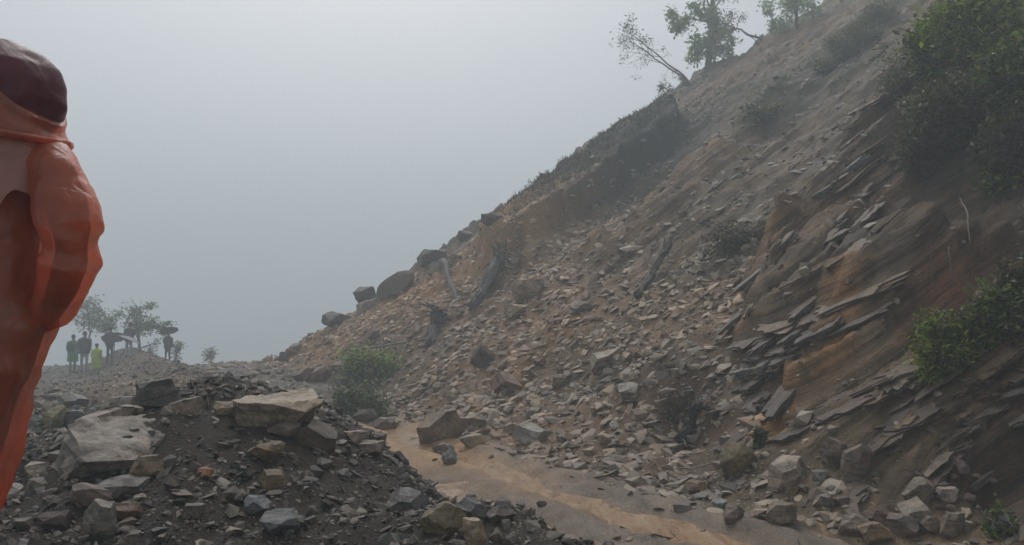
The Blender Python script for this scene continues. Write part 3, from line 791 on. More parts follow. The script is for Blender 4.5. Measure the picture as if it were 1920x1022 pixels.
BOULDERS = [
    # foreground heap
    dict(box=(420, 738, 592, 797), label='large pale flat-topped boulder capping the foreground heap', tone=(0.33, 0.28, 0.225), seed=219, slab=True, cuts=11, depth=0.8, tilt=(rd(8), rd(3)), at=800, sink=0.08, ledge=0.02, fine=22, rough=0.05),
    dict(box=(380, 742, 440, 775), label='brown rock tucked against the flat-topped boulder', tone=(0.20, 0.155, 0.11), seed=12, at=775, depth=1.0, sink=0.45),
    dict(box=(76, 826, 268, 892), label='big cracked pale slab beside the orange raincoat', tone=(0.27, 0.25, 0.23), seed=13, slab=True, cuts=8, depth=1.0, tilt=(rd(20), rd(4)), yaw=rd(24), at=880, sink=0.0, ledge=0.03, fine=24, rough=0.04),
    dict(box=(240, 704, 330, 766), label='dark finely layered boulder behind the heap', tone=(0.085, 0.08, 0.075), seed=14, slab=True, cuts=8, depth=0.8, tilt=(rd(4), rd(-10)), ledge=0.06, at=765, fine=22),
    dict(box=(300, 736, 368, 770), label='flat tan slab beside the dark layered boulder', tone=(0.25, 0.205, 0.16), seed=15, slab=True, tilt=(rd(8), rd(-14)), at=772, depth=0.8, sink=0.42),
    dict(box=(74, 755, 118, 802), label='yellowish squarish block beside the raincoat leg', tone=(0.27, 0.25, 0.14), seed=16, cuts=6, at=800),
    dict(box=(108, 768, 150, 806), label='grey-brown block right of the yellowish block', tone=(0.14, 0.125, 0.11), seed=17, at=803),
    dict(box=(145, 768, 262, 812), label='long narrow pale slab above the cracked slab', tone=(0.31, 0.27, 0.24), seed=18, slab=True, depth=0.35, tilt=(rd(8), rd(-16)), at=806, yaw=rd(18)),
    dict(box=(200, 742, 250, 772), label='small pale grey stone left of the dark layered boulder', tone=(0.27, 0.255, 0.235), seed=19, at=770),
    dict(box=(95, 735, 152, 768), label='rounded grey stone half sunk in rubble behind the raincoat', tone=(0.19, 0.185, 0.18), seed=20, at=765),
    dict(box=(450, 934, 502, 972), label='blue-grey stone in the heap, upper of the two', tone=BLUE, seed=21, at=966),
    dict(box=(478, 962, 556, 1012), label='larger blue-grey stone low in the heap', tone=(0.14, 0.15, 0.165), seed=22, at=1004),
    dict(box=(148, 938, 216, 1024), label='upright whitish rough rock at the bottom left', tone=(0.26, 0.25, 0.23), seed=23, depth=0.6, tilt=(rd(20), rd(18)), at=1010, rough=0.06),
    dict(box=(120, 912, 200, 958), label='long mauve-brown stone below the cracked slab', tone=(0.20, 0.155, 0.135), seed=24, slab=True, tilt=(rd(6), rd(14)), at=950, depth=0.5),
    dict(box=(205, 945, 258, 985), label='rust brown rounded stone near the bottom left', tone=(0.135, 0.085, 0.06), seed=25, at=980),
    dict(box=(170, 895, 262, 938), label='grey stone under the big cracked slab', tone=(0.17, 0.175, 0.17), seed=26, at=932),
    dict(box=(240, 855, 300, 905), label='tan stone at the right tip of the cracked slab', tone=(0.17, 0.135, 0.09), seed=27, at=898),
    dict(box=(45, 868, 92, 895), label='pale slab-like stone left of the cracked slab', tone=(0.29, 0.26, 0.22), seed=28, slab=True, at=892),
    dict(box=(44, 898, 82, 925), label='pale grey stone below the raincoat hem', tone=(0.28, 0.26, 0.22), seed=29, at=922),
    dict(box=(55, 960, 118, 1000), label='dark purple-brown stone at the bottom left corner', tone=(0.085, 0.065, 0.065), seed=30, at=994),
    dict(box=(-5, 905, 35, 940), label='white stone at the left edge of the picture', tone=(0.34, 0.32, 0.31), seed=31, at=936),
    dict(box=(455, 828, 528, 866), label='ochre crumbly chunk on the flank of the heap', tone=(0.16, 0.12, 0.06), seed=32, at=860, rough=0.07),
    dict(box=(478, 885, 535, 920), label='flat ochre stone in the middle of the heap', tone=(0.15, 0.115, 0.07), seed=33, slab=True, at=915),
    dict(box=(335, 945, 378, 976), label='pale brown flat stone at the foot of the heap', tone=(0.24, 0.21, 0.18), seed=34, slab=True, at=972),
    dict(box=(365, 878, 396, 896), label='orange-pink stone chip on the heap', tone=(0.42, 0.22, 0.14), seed=35, slab=True, at=894),
    dict(box=(545, 800, 640, 850), label='brown slab leaning down the right shoulder of the heap', tone=(0.15, 0.12, 0.095), seed=36, slab=True, tilt=(rd(8), rd(30)), at=842, depth=0.6),
    dict(box=(500, 790, 560, 822), label='grey stone wedged under the flat-topped boulder', tone=(0.14, 0.12, 0.105), seed=37, at=818),
    # bottom centre
    dict(box=(722, 918, 806, 972), label='grey angular block at the mud end of the heap', tone=(0.19, 0.19, 0.195), seed=41, cuts=7, at=962, tilt=(rd(8), rd(4))),
    dict(box=(786, 945, 872, 1008), label='mossy ochre block beside the mud', tone=(0.155, 0.13, 0.085), seed=42, at=998),
    dict(box=(852, 940, 918, 982), label='dark grey leaning stone in the mud', tone=(0.115, 0.115, 0.12), seed=43, at=975, tilt=(rd(5), rd(25))),
    dict(box=(866, 978, 912, 1040), label='tan upright block at the bottom edge of the mud', tone=(0.30, 0.235, 0.17), seed=44, cuts=6, at=1030, depth=0.9),
    dict(box=(912, 950, 968, 980), label='small grey stones clod lying in the mud stream', tone=(0.14, 0.125, 0.115), seed=45, at=976),
    dict(box=(1006, 940, 1026, 954), label='single dark clod in the middle of the mud road', tone=(0.07, 0.055, 0.05), seed=46, at=952),
    dict(box=(1162, 966, 1182, 978), label='small dark clod on the mud near the right bank', tone=(0.07, 0.06, 0.055), seed=47, at=977),
    # slope: skyline
    dict(box=(598, 583, 652, 618), label='lowest of the dark boulders on the skyline', tone=(0.075, 0.07, 0.068), seed=51, at=614, sink=0.12, depth=0.9),
    dict(box=(662, 537, 706, 576), label='blocky dark boulder on the skyline beside the rounded one', tone=(0.075, 0.07, 0.068), seed=52, cuts=6, at=572, sink=0.1),
    dict(box=(686, 506, 788, 552), label='large rounded brown boulder on the skyline', tone=(0.125, 0.095, 0.075), seed=53, cuts=18, at=556, sink=0.15, tilt=(0, rd(-33)), rough=0.02),
    dict(box=(778, 466, 838, 506), label='dark grey boulder on the skyline above the rounded one', tone=(0.10, 0.095, 0.092), seed=54, at=500, sink=0.12),
    dict(box=(802, 472, 870, 504), label='pale slab just right of the grey skyline boulder', tone=(0.30, 0.275, 0.24), seed=55, slab=True, tilt=(rd(6), rd(-24)), at=504, sink=0.3, depth=0.6),
    dict(box=(520, 630, 540, 652), label='small pointed dark stone low on the skyline', tone=(0.09, 0.08, 0.075), seed=56, at=650, sink=0.1, depth=0.7),
    dict(box=(664, 560, 716, 582), label='flat pale stone under the blocky skyline boulder', tone=(0.26, 0.24, 0.21), seed=57, slab=True, tilt=(rd(8), rd(-16)), at=580),
    dict(box=(856, 432, 890, 452), label='dark stone on the skyline below the turf band', tone=(0.10, 0.10, 0.10), seed=58, at=450, sink=0.1),
    dict(box=(900, 400, 946, 424), label='dark skyline stone at the foot of the turf band', tone=(0.10, 0.10, 0.095), seed=59, at=421, sink=0.1),
    # slope: middle
    dict(box=(942, 570, 990, 606), label='smooth tan boulder in the middle of the scree fan', tone=(0.36, 0.285, 0.20), seed=61, cuts=12, at=600, depth=0.9),
    dict(box=(958, 522, 1020, 566), label='pale tan boulder above the smooth tan one', tone=(0.30, 0.24, 0.18), seed=62, at=560),
    dict(box=(918, 696, 978, 736), label='reddish slab tilted on the lower slope', tone=(0.25, 0.165, 0.125), seed=63, slab=True, cuts=6, tilt=(rd(32), rd(26)), at=732, depth=0.7),
    dict(box=(884, 648, 930, 696), label='dark slab edge leaning right above the reddish slab', tone=(0.09, 0.075, 0.065), seed=64, slab=True, tilt=(rd(10), rd(-46)), at=690, depth=0.7),
    dict(box=(775, 778, 868, 836), label='big angular slab tipped up at the slope foot', tone=(0.235, 0.185, 0.135), seed=65, slab=True, cuts=6, tilt=(rd(28), rd(-28)), at=828, depth=0.6, fine=20),
    dict(box=(860, 778, 912, 806), label='flat brown stone right of the tipped up slab', tone=(0.22, 0.17, 0.125), seed=66, slab=True, at=803, tilt=(rd(8), rd(-8))),
    dict(box=(862, 812, 914, 840), label='wedge-shaped tan stone below the flat brown stone', tone=(0.26, 0.21, 0.15), seed=67, slab=True, at=838, tilt=(rd(10), rd(-14))),
    dict(box=(808, 830, 850, 858), label='pale grey stone below the tipped slab', tone=(0.27, 0.265, 0.25), seed=68, at=855),
    dict(box=(828, 846, 858, 876), label='bluish grey angular stone at the mud edge', tone=(0.20, 0.21, 0.215), seed=69, at=872, tilt=(0, rd(-30))),
    dict(box=(640, 808, 690, 832), label='flat tan stone at the far end of the mud', tone=(0.25, 0.20, 0.16), seed=70, slab=True, at=830),
    dict(box=(660, 826, 716, 852), label='grey flat stone sunk in the far mud', tone=(0.21, 0.19, 0.17), seed=71, slab=True, at=850),
    dict(box=(700, 785, 740, 812), label='brown stone below the fallen green bush', tone=(0.16, 0.13, 0.105), seed=72, at=808),
    dict(box=(660, 766, 706, 796), label='dark rounded stone under the fallen green bush', tone=(0.085, 0.075, 0.065), seed=73, at=792),
    dict(box=(576, 688, 620, 716), label='pink-brown slab on the left slope above the heap', tone=(0.28, 0.205, 0.17), seed=74, slab=True, tilt=(rd(25), rd(-26)), at=714, depth=0.6),
    dict(box=(548, 690, 590, 716), label='brown slab overlapped by the pink-brown slab', tone=(0.22, 0.16, 0.13), seed=75, slab=True, tilt=(rd(25), rd(-30)), at=714, depth=0.6),
    dict(box=(1162, 716, 1212, 750), label='pale bluish slab in the lower middle of the slope', tone=(0.32, 0.315, 0.29), seed=76, slab=True, tilt=(rd(26), rd(-14)), at=748, depth=0.7),
    dict(box=(1106, 656, 1172, 690), label='flat pale tan slab on the middle of the slope', tone=(0.31, 0.27, 0.215), seed=77, slab=True, tilt=(rd(16), rd(-12)), at=686, depth=0.6),
    dict(box=(960, 800, 1030, 836), label='broken pale grey stone low on the slope', tone=(0.30, 0.295, 0.28), seed=78, slab=True, tilt=(rd(14), rd(10)), at=832),
    dict(box=(1070, 560, 1112, 590), label='brown-grey stone right of the scree fan', tone=(0.21, 0.175, 0.145), seed=79, at=587),
    dict(box=(1096, 525, 1130, 545), label='pale flat stone high on the scree fan', tone=(0.28, 0.24, 0.19), seed=80, slab=True, at=543),
    dict(box=(1036, 700, 1076, 724), label='tan stone in the lower scree', tone=(0.24, 0.195, 0.15), seed=81, slab=True, at=722),
    dict(box=(1160, 455, 1210, 478), label='broad pale stone at the top of the scree fan', tone=(0.27, 0.21, 0.165), seed=82, slab=True, at=476, tilt=(rd(20), rd(-8))),
    # slope: lower right
    dict(box=(1338, 836, 1420, 904), label='long tilted ochre slab at the foot of the outcrop', tone=(0.225, 0.185, 0.115), seed=91, slab=True, cuts=6, tilt=(rd(20), rd(-38)), at=892, depth=0.5, fine=20),
    dict(box=(1440, 866, 1522, 918), label='pale cracked rock at the foot of the outcrop', tone=(0.33, 0.285, 0.24), seed=92, slab=True, tilt=(rd(12), rd(-8)), at=908, ledge=0.02, fine=20),
    dict(box=(1544, 816, 1592, 880), label='upright pinkish angular rock before the bedded ledges', tone=(0.245, 0.19, 0.165), seed=93, cuts=6, at=874, depth=0.7),
    dict(box=(1588, 830, 1642, 906), label='tall brown broken rock right of the pinkish one', tone=(0.16, 0.13, 0.115), seed=94, at=898, tilt=(0, rd(12)), depth=0.7),
    dict(box=(1526, 882, 1556, 902), label='slate grey stone between pale cracked and tall brown rocks', tone=(0.17, 0.19, 0.185), seed=95, slab=True, at=900),
    dict(box=(1528, 926, 1572, 960), label='small whitish angular rock above the block row', tone=(0.33, 0.295, 0.25), seed=96, at=956),
    dict(box=(1572, 966, 1632, 1008), label='brown block leftmost in the row at the road edge', tone=(0.22, 0.18, 0.15), seed=97, cuts=7, at=1002),
    dict(box=(1616, 978, 1672, 1024), label='rounded ochre boulder in the block row', tone=(0.26, 0.195, 0.125), seed=98, cuts=14, at=1018),
    dict(box=(1630, 950, 1692, 990), label='dark-faced rectangular block behind the ochre boulder', tone=(0.16, 0.115, 0.095), seed=99, cuts=5, at=984),
    dict(box=(1666, 968, 1732, 1016), label='rounded grey-brown boulder right of the ochre one', tone=(0.20, 0.17, 0.15), seed=100, cuts=14, at=1010),
    dict(box=(1692, 946, 1766, 988), label='wedge slab resting above the rounded boulders', tone=(0.26, 0.23, 0.19), seed=101, slab=True, tilt=(rd(8), rd(-12)), at=982),
    dict(box=(1728, 968, 1772, 1004), label='mottled brown rock right of the wedge slab', tone=(0.18, 0.145, 0.12), seed=102, at=1000),
    dict(box=(1766, 962, 1816, 1012), label='pointed triangular brown rock near the right corner', tone=(0.20, 0.165, 0.14), seed=103, cuts=6, at=1006, depth=0.6),
    dict(box=(1796, 976, 1830, 996), label='thin pale sliver right of the pointed rock', tone=(0.30, 0.26, 0.23), seed=104, slab=True, tilt=(0, rd(16)), at=994),
    dict(box=(1866, 962, 1912, 1010), label='pale bluish boulder in the bottom right corner', tone=(0.33, 0.35, 0.345), seed=105, cuts=12, at=1004),
    dict(box=(1336, 936, 1366, 958), label='light bluish stone at the mud edge below the outcrop', tone=(0.27, 0.30, 0.31), seed=106, slab=True, at=956),
    dict(box=(1360, 950, 1400, 982), label='brown stone at the mud edge beside the bluish one', tone=(0.19, 0.15, 0.125), seed=107, at=978),
    dict(box=(1436, 945, 1500, 990), label='low tan rock between the mud and the block row', tone=(0.21, 0.175, 0.14), seed=108, at=985),
    dict(box=(1476, 905, 1500, 935), label='yellow-brown post-like stone under the pale cracked rock', tone=(0.26, 0.20, 0.11), seed=109, at=932),
    dict(box=(1282, 903, 1330, 930), label='rust-tinged stone on the bank left of the tilted slab', tone=(0.21, 0.145, 0.085), seed=110, at=927),
    dict(box=(1264, 946, 1300, 964), label='small dark flat stone at the road edge', tone=(0.14, 0.13, 0.12), seed=111, slab=True, at=962),
    dict(box=(1700, 905, 1760, 950), label='narrow upturned slab under the bedded ledges', tone=(0.23, 0.19, 0.155), seed=112, slab=True, tilt=(rd(10), rd(-46)), at=942, depth=0.5),
    dict(box=(1760, 915, 1800, 948), label='whitish pink stone below the bedded ledges', tone=(0.34, 0.30, 0.285), seed=113, at=944),
]
for b_ in BOULDERS: boulder(**b_)

# stones that only their patch tells apart: each still a stone of its own
STONES = [poly_rock(700 + k, (1.0, 0.8, 0.42 if k % 2 else 0.62), cuts=8, slab=bool(k % 2), fine=9, rough=0.045) for k in range(14)]
for m_ in STONES: m_.materials.append(M['rock'])
PATCHES = [  # pixels of the patch, count, size px, tones, group
    ((960, 420, 1180, 560), 24, (14, 34), 'tan reddish brown', 'stones of the upper scree fan'),
    ((930, 560, 1200, 700), 30, (14, 36), 'tan brown reddish', 'stones of the middle scree'),
    ((860, 690, 1240, 860), 32, (14, 34), 'brown tan pale', 'loose stones above the mud'),
    ((500, 600, 880, 700), 28, (12, 34), 'tan reddish brown', 'stones on the left end of the slope'),
    ((600, 700, 860, 840), 20, (14, 34), 'brown grey tan', 'stones around the fallen bush'),
    ((1300, 880, 1560, 1010), 28, (16, 40), 'brown tan mauve grey', 'stones piled at the outcrop foot'),
    ((1560, 880, 1860, 1015), 28, (18, 44), 'brown mauve tan dark', 'broken stones below the ledges'),
    ((60, 690, 330, 800), 30, (14, 40), 'grey brown pale mauve', 'stones of the rubble field'),
    ((280, 830, 680, 1015), 26, (10, 30), 'brown mauve grey dark', 'stones in the heap flank'),
    ((0, 900, 340, 1015), 24, (12, 36), 'grey mauve pale dark', 'stones along the bottom left'),
    ((1240, 560, 1420, 760), 16, (12, 30), 'pale grey brown', 'stones beside the bedrock edge'),
    ((380, 690, 560, 745), 12, (14, 36), 'tan brown', 'stones on the debris tongue'),
]
TONE = dict(tan=TAN, reddish=RED, brown=BROWN, pale=PALE, grey=GREY, mauve=MAUVE, dark=DARK)
r = random.Random(17); USED = set(); NSTONE = 0
for (x0, y0, x1, y1), n, (lo, hi), tones, group in PATCHES:
    for k in range(n):
        qx, qy = r.uniform(x0, x1), r.uniform(y0, y1); h = hit(qx, qy)
        if h is None or h[1] > 32 or NSTONE >= 215: continue
        wpx = lo * 0.85 + (hi - lo) * r.random() ** 2.4; w = wpx * h[1] / F; tn = r.choice(tones.split()); q = r.uniform(0.7, 1.2)
        # say which one it is by its look and its nearest boulder
        hero = min(HEROES, key=lambda e: (e[0] - qx) ** 2 + (e[1] - qy) ** 2); dx, dy = qx - hero[0], qy - hero[1]
        rel = ('right of' if dx > 0 else 'left of') if abs(dx) > abs(dy) else ('below' if dy > 0 else 'above')
        size = 'small' if wpx < lo + (hi - lo) * 0.3 else 'larger' if wpx > lo + (hi - lo) * 0.6 else 'medium'
        dist = math.hypot(dx, dy); ref = hero[2]
        ref = ref if len(ref.split()) <= 9 else None
        if ref is None: continue
        cands = [f'{size} {tn} stone {rel} the {ref}', f'{size} {tn} stone just {rel} the {ref}' if dist < 60 else f'{size} {tn} stone well {rel} the {ref}']
        label = next((c for c in cands if c not in USED), None)
        if label is None: continue
        USED.add(label); NSTONE += 1
        o = bpy.data.objects.new('stone', r.choice(STONES)); COL.objects.link(o)
        nv = Vector(normal_at(np.array([h[0]]), np.array([h[1]]), 0.2)[0]) * 0.8 + Vector((r.gauss(0, 0.25), r.gauss(0, 0.25), 0.4))
        o.matrix_world = Matrix.Translation(Vector(h) + nv.normalized() * w * 0.10) @ frame(nv, (math.cos(k * 2.4), math.sin(k * 2.4), 0.1)).to_4x4() @ Matrix.Diagonal((w, w * r.uniform(0.7, 1.2), w * r.uniform(0.6, 1.1), 1))
        t = TONE[tn]; o.color = (t[0] * q * 0.95, t[1] * q * 0.87, t[2] * q * 0.77, 1)
        tag(o, label, 'stone', group)

# ------------------------------------------------------------------ tubes, cloth and plants
def tube_np(pts, rad, sides=7, seed=0, rough=0.0):
    """a tapered limb along pts; returns verts, quads"""
    pts = np.asarray(pts, float); rad = np.asarray(rad, float); n = len(pts)
    T = np.gradient(pts, axis=0); T /= np.linalg.norm(T, axis=1, keepdims=True) + 1e-9
    up = np.array([0.3, 0.2, 0.93]); A = np.cross(T, up); A /= np.linalg.norm(A, axis=1, keepdims=True) + 1e-9; B = np.cross(T, A)
    a = np.linspace(0, 2 * math.pi, sides, endpoint=False)
    g = np.random.default_rng(seed); rr = rad[:, None] * (1 + rough * g.normal(size=(n, sides)))
    V = pts[:, None, :] + rr[..., None] * (np.cos(a)[None, :, None] * A[:, None, :] + np.sin(a)[None, :, None] * B[:, None, :])
    V = V.reshape(-1, 3); i = np.arange(n - 1)[:, None] * sides + np.arange(sides)[None]; j = np.arange(n - 1)[:, None] * sides + (np.arange(sides)[None] + 1) % sides
    Q = np.stack([i, j, j + sides, i + sides], -1).reshape(-1, 4)
    V = np.concatenate([V, pts[:1], pts[-1:]]); c0, c1 = n * sides, n * sides + 1
    k = np.arange(sides); k2 = (k + 1) % sides; e = (n - 1) * sides
    Q = np.concatenate([Q, np.stack([k2, k, np.full(sides, c0), np.full(sides, c0)], -1), np.stack([e + k, e + k2, np.full(sides, c1), np.full(sides, c1)], -1)])
    return V, Q

class Soup:
    def __init__(self): self.V, self.Q, self.n = [], [], 0
    def add(self, V, Q): self.V.append(V); self.Q.append(Q + self.n); self.n += len(V)
    def tube(self, *a, **k): self.add(*tube_np(*a, **k))
    def mesh(self, name, smooth=True):
        V = np.concatenate(self.V); Q = np.concatenate(self.Q)
        deg = Q[:, 2] == Q[:, 3]
        tri = np.concatenate([Q[deg][:, :3], Q[~deg][:, [0, 1, 2]], Q[~deg][:, [0, 2, 3]]])
        return mesh_np(name, V, tri, smooth=smooth)
    def empty(self): return self.n == 0

def loft_np(rings, sides=28):
    """rings: (centre, half width vector, half depth vector, squareness)"""
    a = np.linspace(0, 2 * math.pi, sides, endpoint=False); V = []
    for c, ax, ay, p in rings:
        ca, sa = np.cos(a), np.sin(a); f = 1 / (np.abs(ca) ** p + np.abs(sa) ** p) ** (1 / p)
        V.append(np.asarray(c)[None] + (ca * f)[:, None] * np.asarray(ax)[None] + (sa * f)[:, None] * np.asarray(ay)[None])
    n = len(rings); V = np.concatenate(V)
    i = np.arange(n - 1)[:, None] * sides + np.arange(sides)[None]; j = np.arange(n - 1)[:, None] * sides + (np.arange(sides)[None] + 1) % sides
    Q = np.stack([i, j, j + sides, i + sides], -1).reshape(-1, 4)
    V = np.concatenate([V, [rings[0][0]], [rings[-1][0]]]); c0, c1 = n * sides, n * sides + 1
    k = np.arange(sides); k2 = (k + 1) % sides; e = (n - 1) * sides
    return V, np.concatenate([Q, np.stack([k2, k, np.full(sides, c0), np.full(sides, c0)], -1), np.stack([e + k, e + k2, np.full(sides, c1), np.full(sides, c1)], -1)])

def fuse(soup, name, voxel, smooth=6, post=None):
    """grow the pieces together into one continuous surface"""
    me = soup.mesh(name); o = bpy.data.objects.new(name, me); COL.objects.link(o)
    m = o.modifiers.new('r', 'REMESH'); m.mode = 'VOXEL'; m.voxel_size = voxel
    m = o.modifiers.new('s', 'SMOOTH'); m.factor = 0.5; m.iterations = smooth
    dg = bpy.context.evaluated_depsgraph_get(); ev = o.evaluated_get(dg)
    out = bpy.data.meshes.new_from_object(ev, depsgraph=dg)
    bpy.data.objects.remove(o); bpy.data.meshes.remove(me); out.name = name
    n = len(out.vertices); V = np.empty(n * 3, np.float32); out.vertices.foreach_get('co', V); V = V.reshape(-1, 3).astype(float)
    N = np.empty(n * 3, np.float32); out.vertices.foreach_get('normal', N); N = N.reshape(-1, 3).astype(float)
    if post is not None:
        V = post(V, N); out.vertices.foreach_set('co', V.astype(np.float32).ravel())
    out.polygons.foreach_set('use_smooth', np.ones(len(out.polygons), bool)); out.update()
    return out, V

def facet(me, ratio, angle):
    """thin plastic creases into flat panes: merge the surface into larger planes with crisp folds between"""
    o = bpy.data.objects.new('tmp', me); COL.objects.link(o)
    m = o.modifiers.new('d', 'DECIMATE'); m.ratio = ratio
    dg = bpy.context.evaluated_depsgraph_get(); out = bpy.data.meshes.new_from_object(o.evaluated_get(dg), depsgraph=dg)
    nm = me.name; bpy.data.objects.remove(o); bpy.data.meshes.remove(me); out.name = nm
    out.polygons.foreach_set('use_smooth', np.ones(len(out.polygons), bool)); out.set_sharp_from_angle(angle=math.radians(angle)); out.update()
    return out

def set_tint(me, C):
    at = me.color_attributes.new('tint', 'FLOAT_COLOR', 'POINT'); c4 = np.ones((len(C), 4), np.float32); c4[:, :3] = C
    at.data.foreach_set('color', c4.ravel())

def cloth_mat(name, frost_sheen=False, rough=0.6, thin=0.0, source='tint', color=(0.5, 0.5, 0.5), spec=0.4, bump=0.0, wet=0.0, sheer=0.0):
    m, nt, b = new_mat(name); L = nt.links
    if source == 'tint': c = nnode(nt, 'ShaderNodeVertexColor', layer_name='tint').outputs['Color']
    else:
        rgb = nnode(nt, 'ShaderNodeRGB'); rgb.outputs[0].default_value = (*color, 1); c = rgb.outputs[0]
    co = nnode(nt, 'ShaderNodeTexCoord').outputs['Object']
    n1 = nnode(nt, 'ShaderNodeTexNoise', Scale=7.0, Detail=5.0, Roughness=0.6); L.new(co, n1.inputs['Vector'])
    c = mixc(nt, 'MULTIPLY', 0.7, c, ramp(nt, n1.outputs['Fac'], [(0.32, (0.62, 0.6, 0.6)), (0.5, (1, 1, 1)), (0.7, (1.2, 1.15, 1.15))]))
    if frost_sheen:       # milky plastic and its pale sheen, painted as patches
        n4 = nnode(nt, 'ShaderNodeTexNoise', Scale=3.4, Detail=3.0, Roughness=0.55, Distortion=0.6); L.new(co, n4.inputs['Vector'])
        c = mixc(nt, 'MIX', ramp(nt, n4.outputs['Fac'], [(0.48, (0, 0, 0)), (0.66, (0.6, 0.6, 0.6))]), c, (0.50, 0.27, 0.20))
    L.new(c, b.inputs['Base Color']); b.inputs['Roughness'].default_value = rough; b.inputs['Specular IOR Level'].default_value = spec
    if wet: b.inputs['Coat Weight'].default_value = wet; b.inputs['Coat Roughness'].default_value = 0.22
    if bump:
        wn_ = nnode(nt, 'ShaderNodeTexNoise', Scale=6.0, Detail=2.0); L.new(co, wn_.inputs['Vector'])
        mp = nnode(nt, 'ShaderNodeMapping'); mp.inputs['Scale'].default_value = (1.0, 1.0, 0.55); L.new(mixc(nt, 'ADD', 0.22, co, wn_.outputs['Color']), mp.inputs['Vector'])
        v = nnode(nt, 'ShaderNodeTexVoronoi', Scale=8.0, feature='DISTANCE_TO_EDGE'); L.new(mp.outputs[0], v.inputs['Vector'])
        v2 = nnode(nt, 'ShaderNodeTexVoronoi', Scale=19.0, feature='DISTANCE_TO_EDGE'); L.new(mp.outputs[0], v2.inputs['Vector'])
        c1 = nnode(nt, 'ShaderNodeMath', operation='MINIMUM'); L.new(v.outputs['Distance'], c1.inputs[0]); c1.inputs[1].default_value = 0.10     # sharp pressed creases, flat panes between
        c2 = nnode(nt, 'ShaderNodeMath', operation='MINIMUM'); L.new(v2.outputs['Distance'], c2.inputs[0]); c2.inputs[1].default_value = 0.06
        hs_ = nnode(nt, 'ShaderNodeMath', operation='MULTIPLY_ADD'); L.new(c2.outputs[0], hs_.inputs[0]); hs_.inputs[1].default_value = 0.6; L.new(c1.outputs[0], hs_.inputs[2])
        bp = nnode(nt, 'ShaderNodeBump', Strength=bump, Distance=0.12); L.new(hs_.outputs[0], bp.inputs['Height']); L.new(bp.outputs[0], b.inputs['Normal'])
    out = nt.nodes['Material Output']
    if thin:
        t = nnode(nt, 'ShaderNodeBsdfTranslucent'); L.new(mixc(nt, 'MULTIPLY', 1.0, c, (1.9, 1.7, 1.6)), t.inputs['Color'])
        mx = nnode(nt, 'ShaderNodeMixShader'); mx.inputs[0].default_value = thin
        L.new(b.outputs[0], mx.inputs[1]); L.new(t.outputs[0], mx.inputs[2]); fin = mx.outputs[0]
        if sheer:
            tr = nnode(nt, 'ShaderNodeBsdfTransparent'); tr.inputs['Color'].default_value = (1.0, 0.62, 0.5, 1)
            m2 = nnode(nt, 'ShaderNodeMixShader'); m2.inputs[0].default_value = sheer
            L.new(fin, m2.inputs[1]); L.new(tr.outputs[0], m2.inputs[2]); fin = m2.outputs[0]
        L.new(fin, out.inputs['Surface'])
    return m
M['raincoat'] = cloth_mat('orange_rain_plastic', frost_sheen=True, rough=0.26, thin=0.36, source='flat', color=(0.56, 0.145, 0.066), spec=0.5, bump=0.28, wet=0.6, sheer=0.34)
M['hood'] = cloth_mat('maroon_rain_plastic', rough=0.42, source='flat', color=(0.105, 0.020, 0.028), spec=0.25, bump=0.10, wet=0.05)
M['body'] = cloth_mat('clothing_and_skin', rough=0.7)
M['far_coat'] = cloth_mat('light_rainwear', rough=0.45, thin=0.2)

# ------------------------------------------------------------------ the person in the orange raincoat
PD = 2.1
def W(px, py, dy=0.0):
    q = pray(px, py); d = PD + dy
    return np.array([q[0] * d, d, CAM[2] + q[2] * d])
PX = PD / F
feet_x = -1.62; base_z = float(land(np.array(feet_x), np.array(2.12)))
person = empty('person', (feet_x, 2.12, base_z))
tag(person, 'person in a translucent orange raincoat and maroon hood standing at the left edge', 'person')
INV = np.array([feet_x, 2.12, base_z])
def torso_rings(k=1.0, kd=1.0, low=True):
    rows = [(258, -75, 72, 0.075), (276, -130, 104, 0.105), (300, -172, 108, 0.125), (350, -180, 100, 0.14), (420, -176, 92, 0.145), (490, -172, 84, 0.135),
            (560, -172, 94, 0.135), (610, -176, 101, 0.145), (660, -180, 84, 0.145), (720, -188, 62, 0.14)]
    if low: rows += [(790, -196, 36, 0.14), (860, -202, 8, 0.135), (925, -208, -18, 0.13), (985, -212, -36, 0.128), (1040, -214, -50, 0.126)]
    out = []
    for py, l, rr_, dep in rows:
        c = W((l + rr_) / 2, py); hw = (rr_ - l) / 2 * PX
        out.append((c - INV, (hw * k, 0, 0), (0, dep * kd, 0), 2.4))
    return out
def arm_pts(outer=True):
    P = [W(70, 292), W(98, 325, -0.02), W(122, 375, -0.05), W(135, 435, -0.085), W(133, 490, -0.075), W(118, 540, -0.04), W(98, 580, 0.0), W(72, 606, 0.05)]
    P2 = [W(-150, 292), W(-178, 325, -0.02), W(-204, 375, -0.04), W(-220, 440, -0.05), W(-215, 500, 0.0), W(-185, 560, 0.06), W(-150, 598, 0.12)]
    return [p - INV for p in P], [p - INV for p in P2]
A1, A2 = arm_pts()
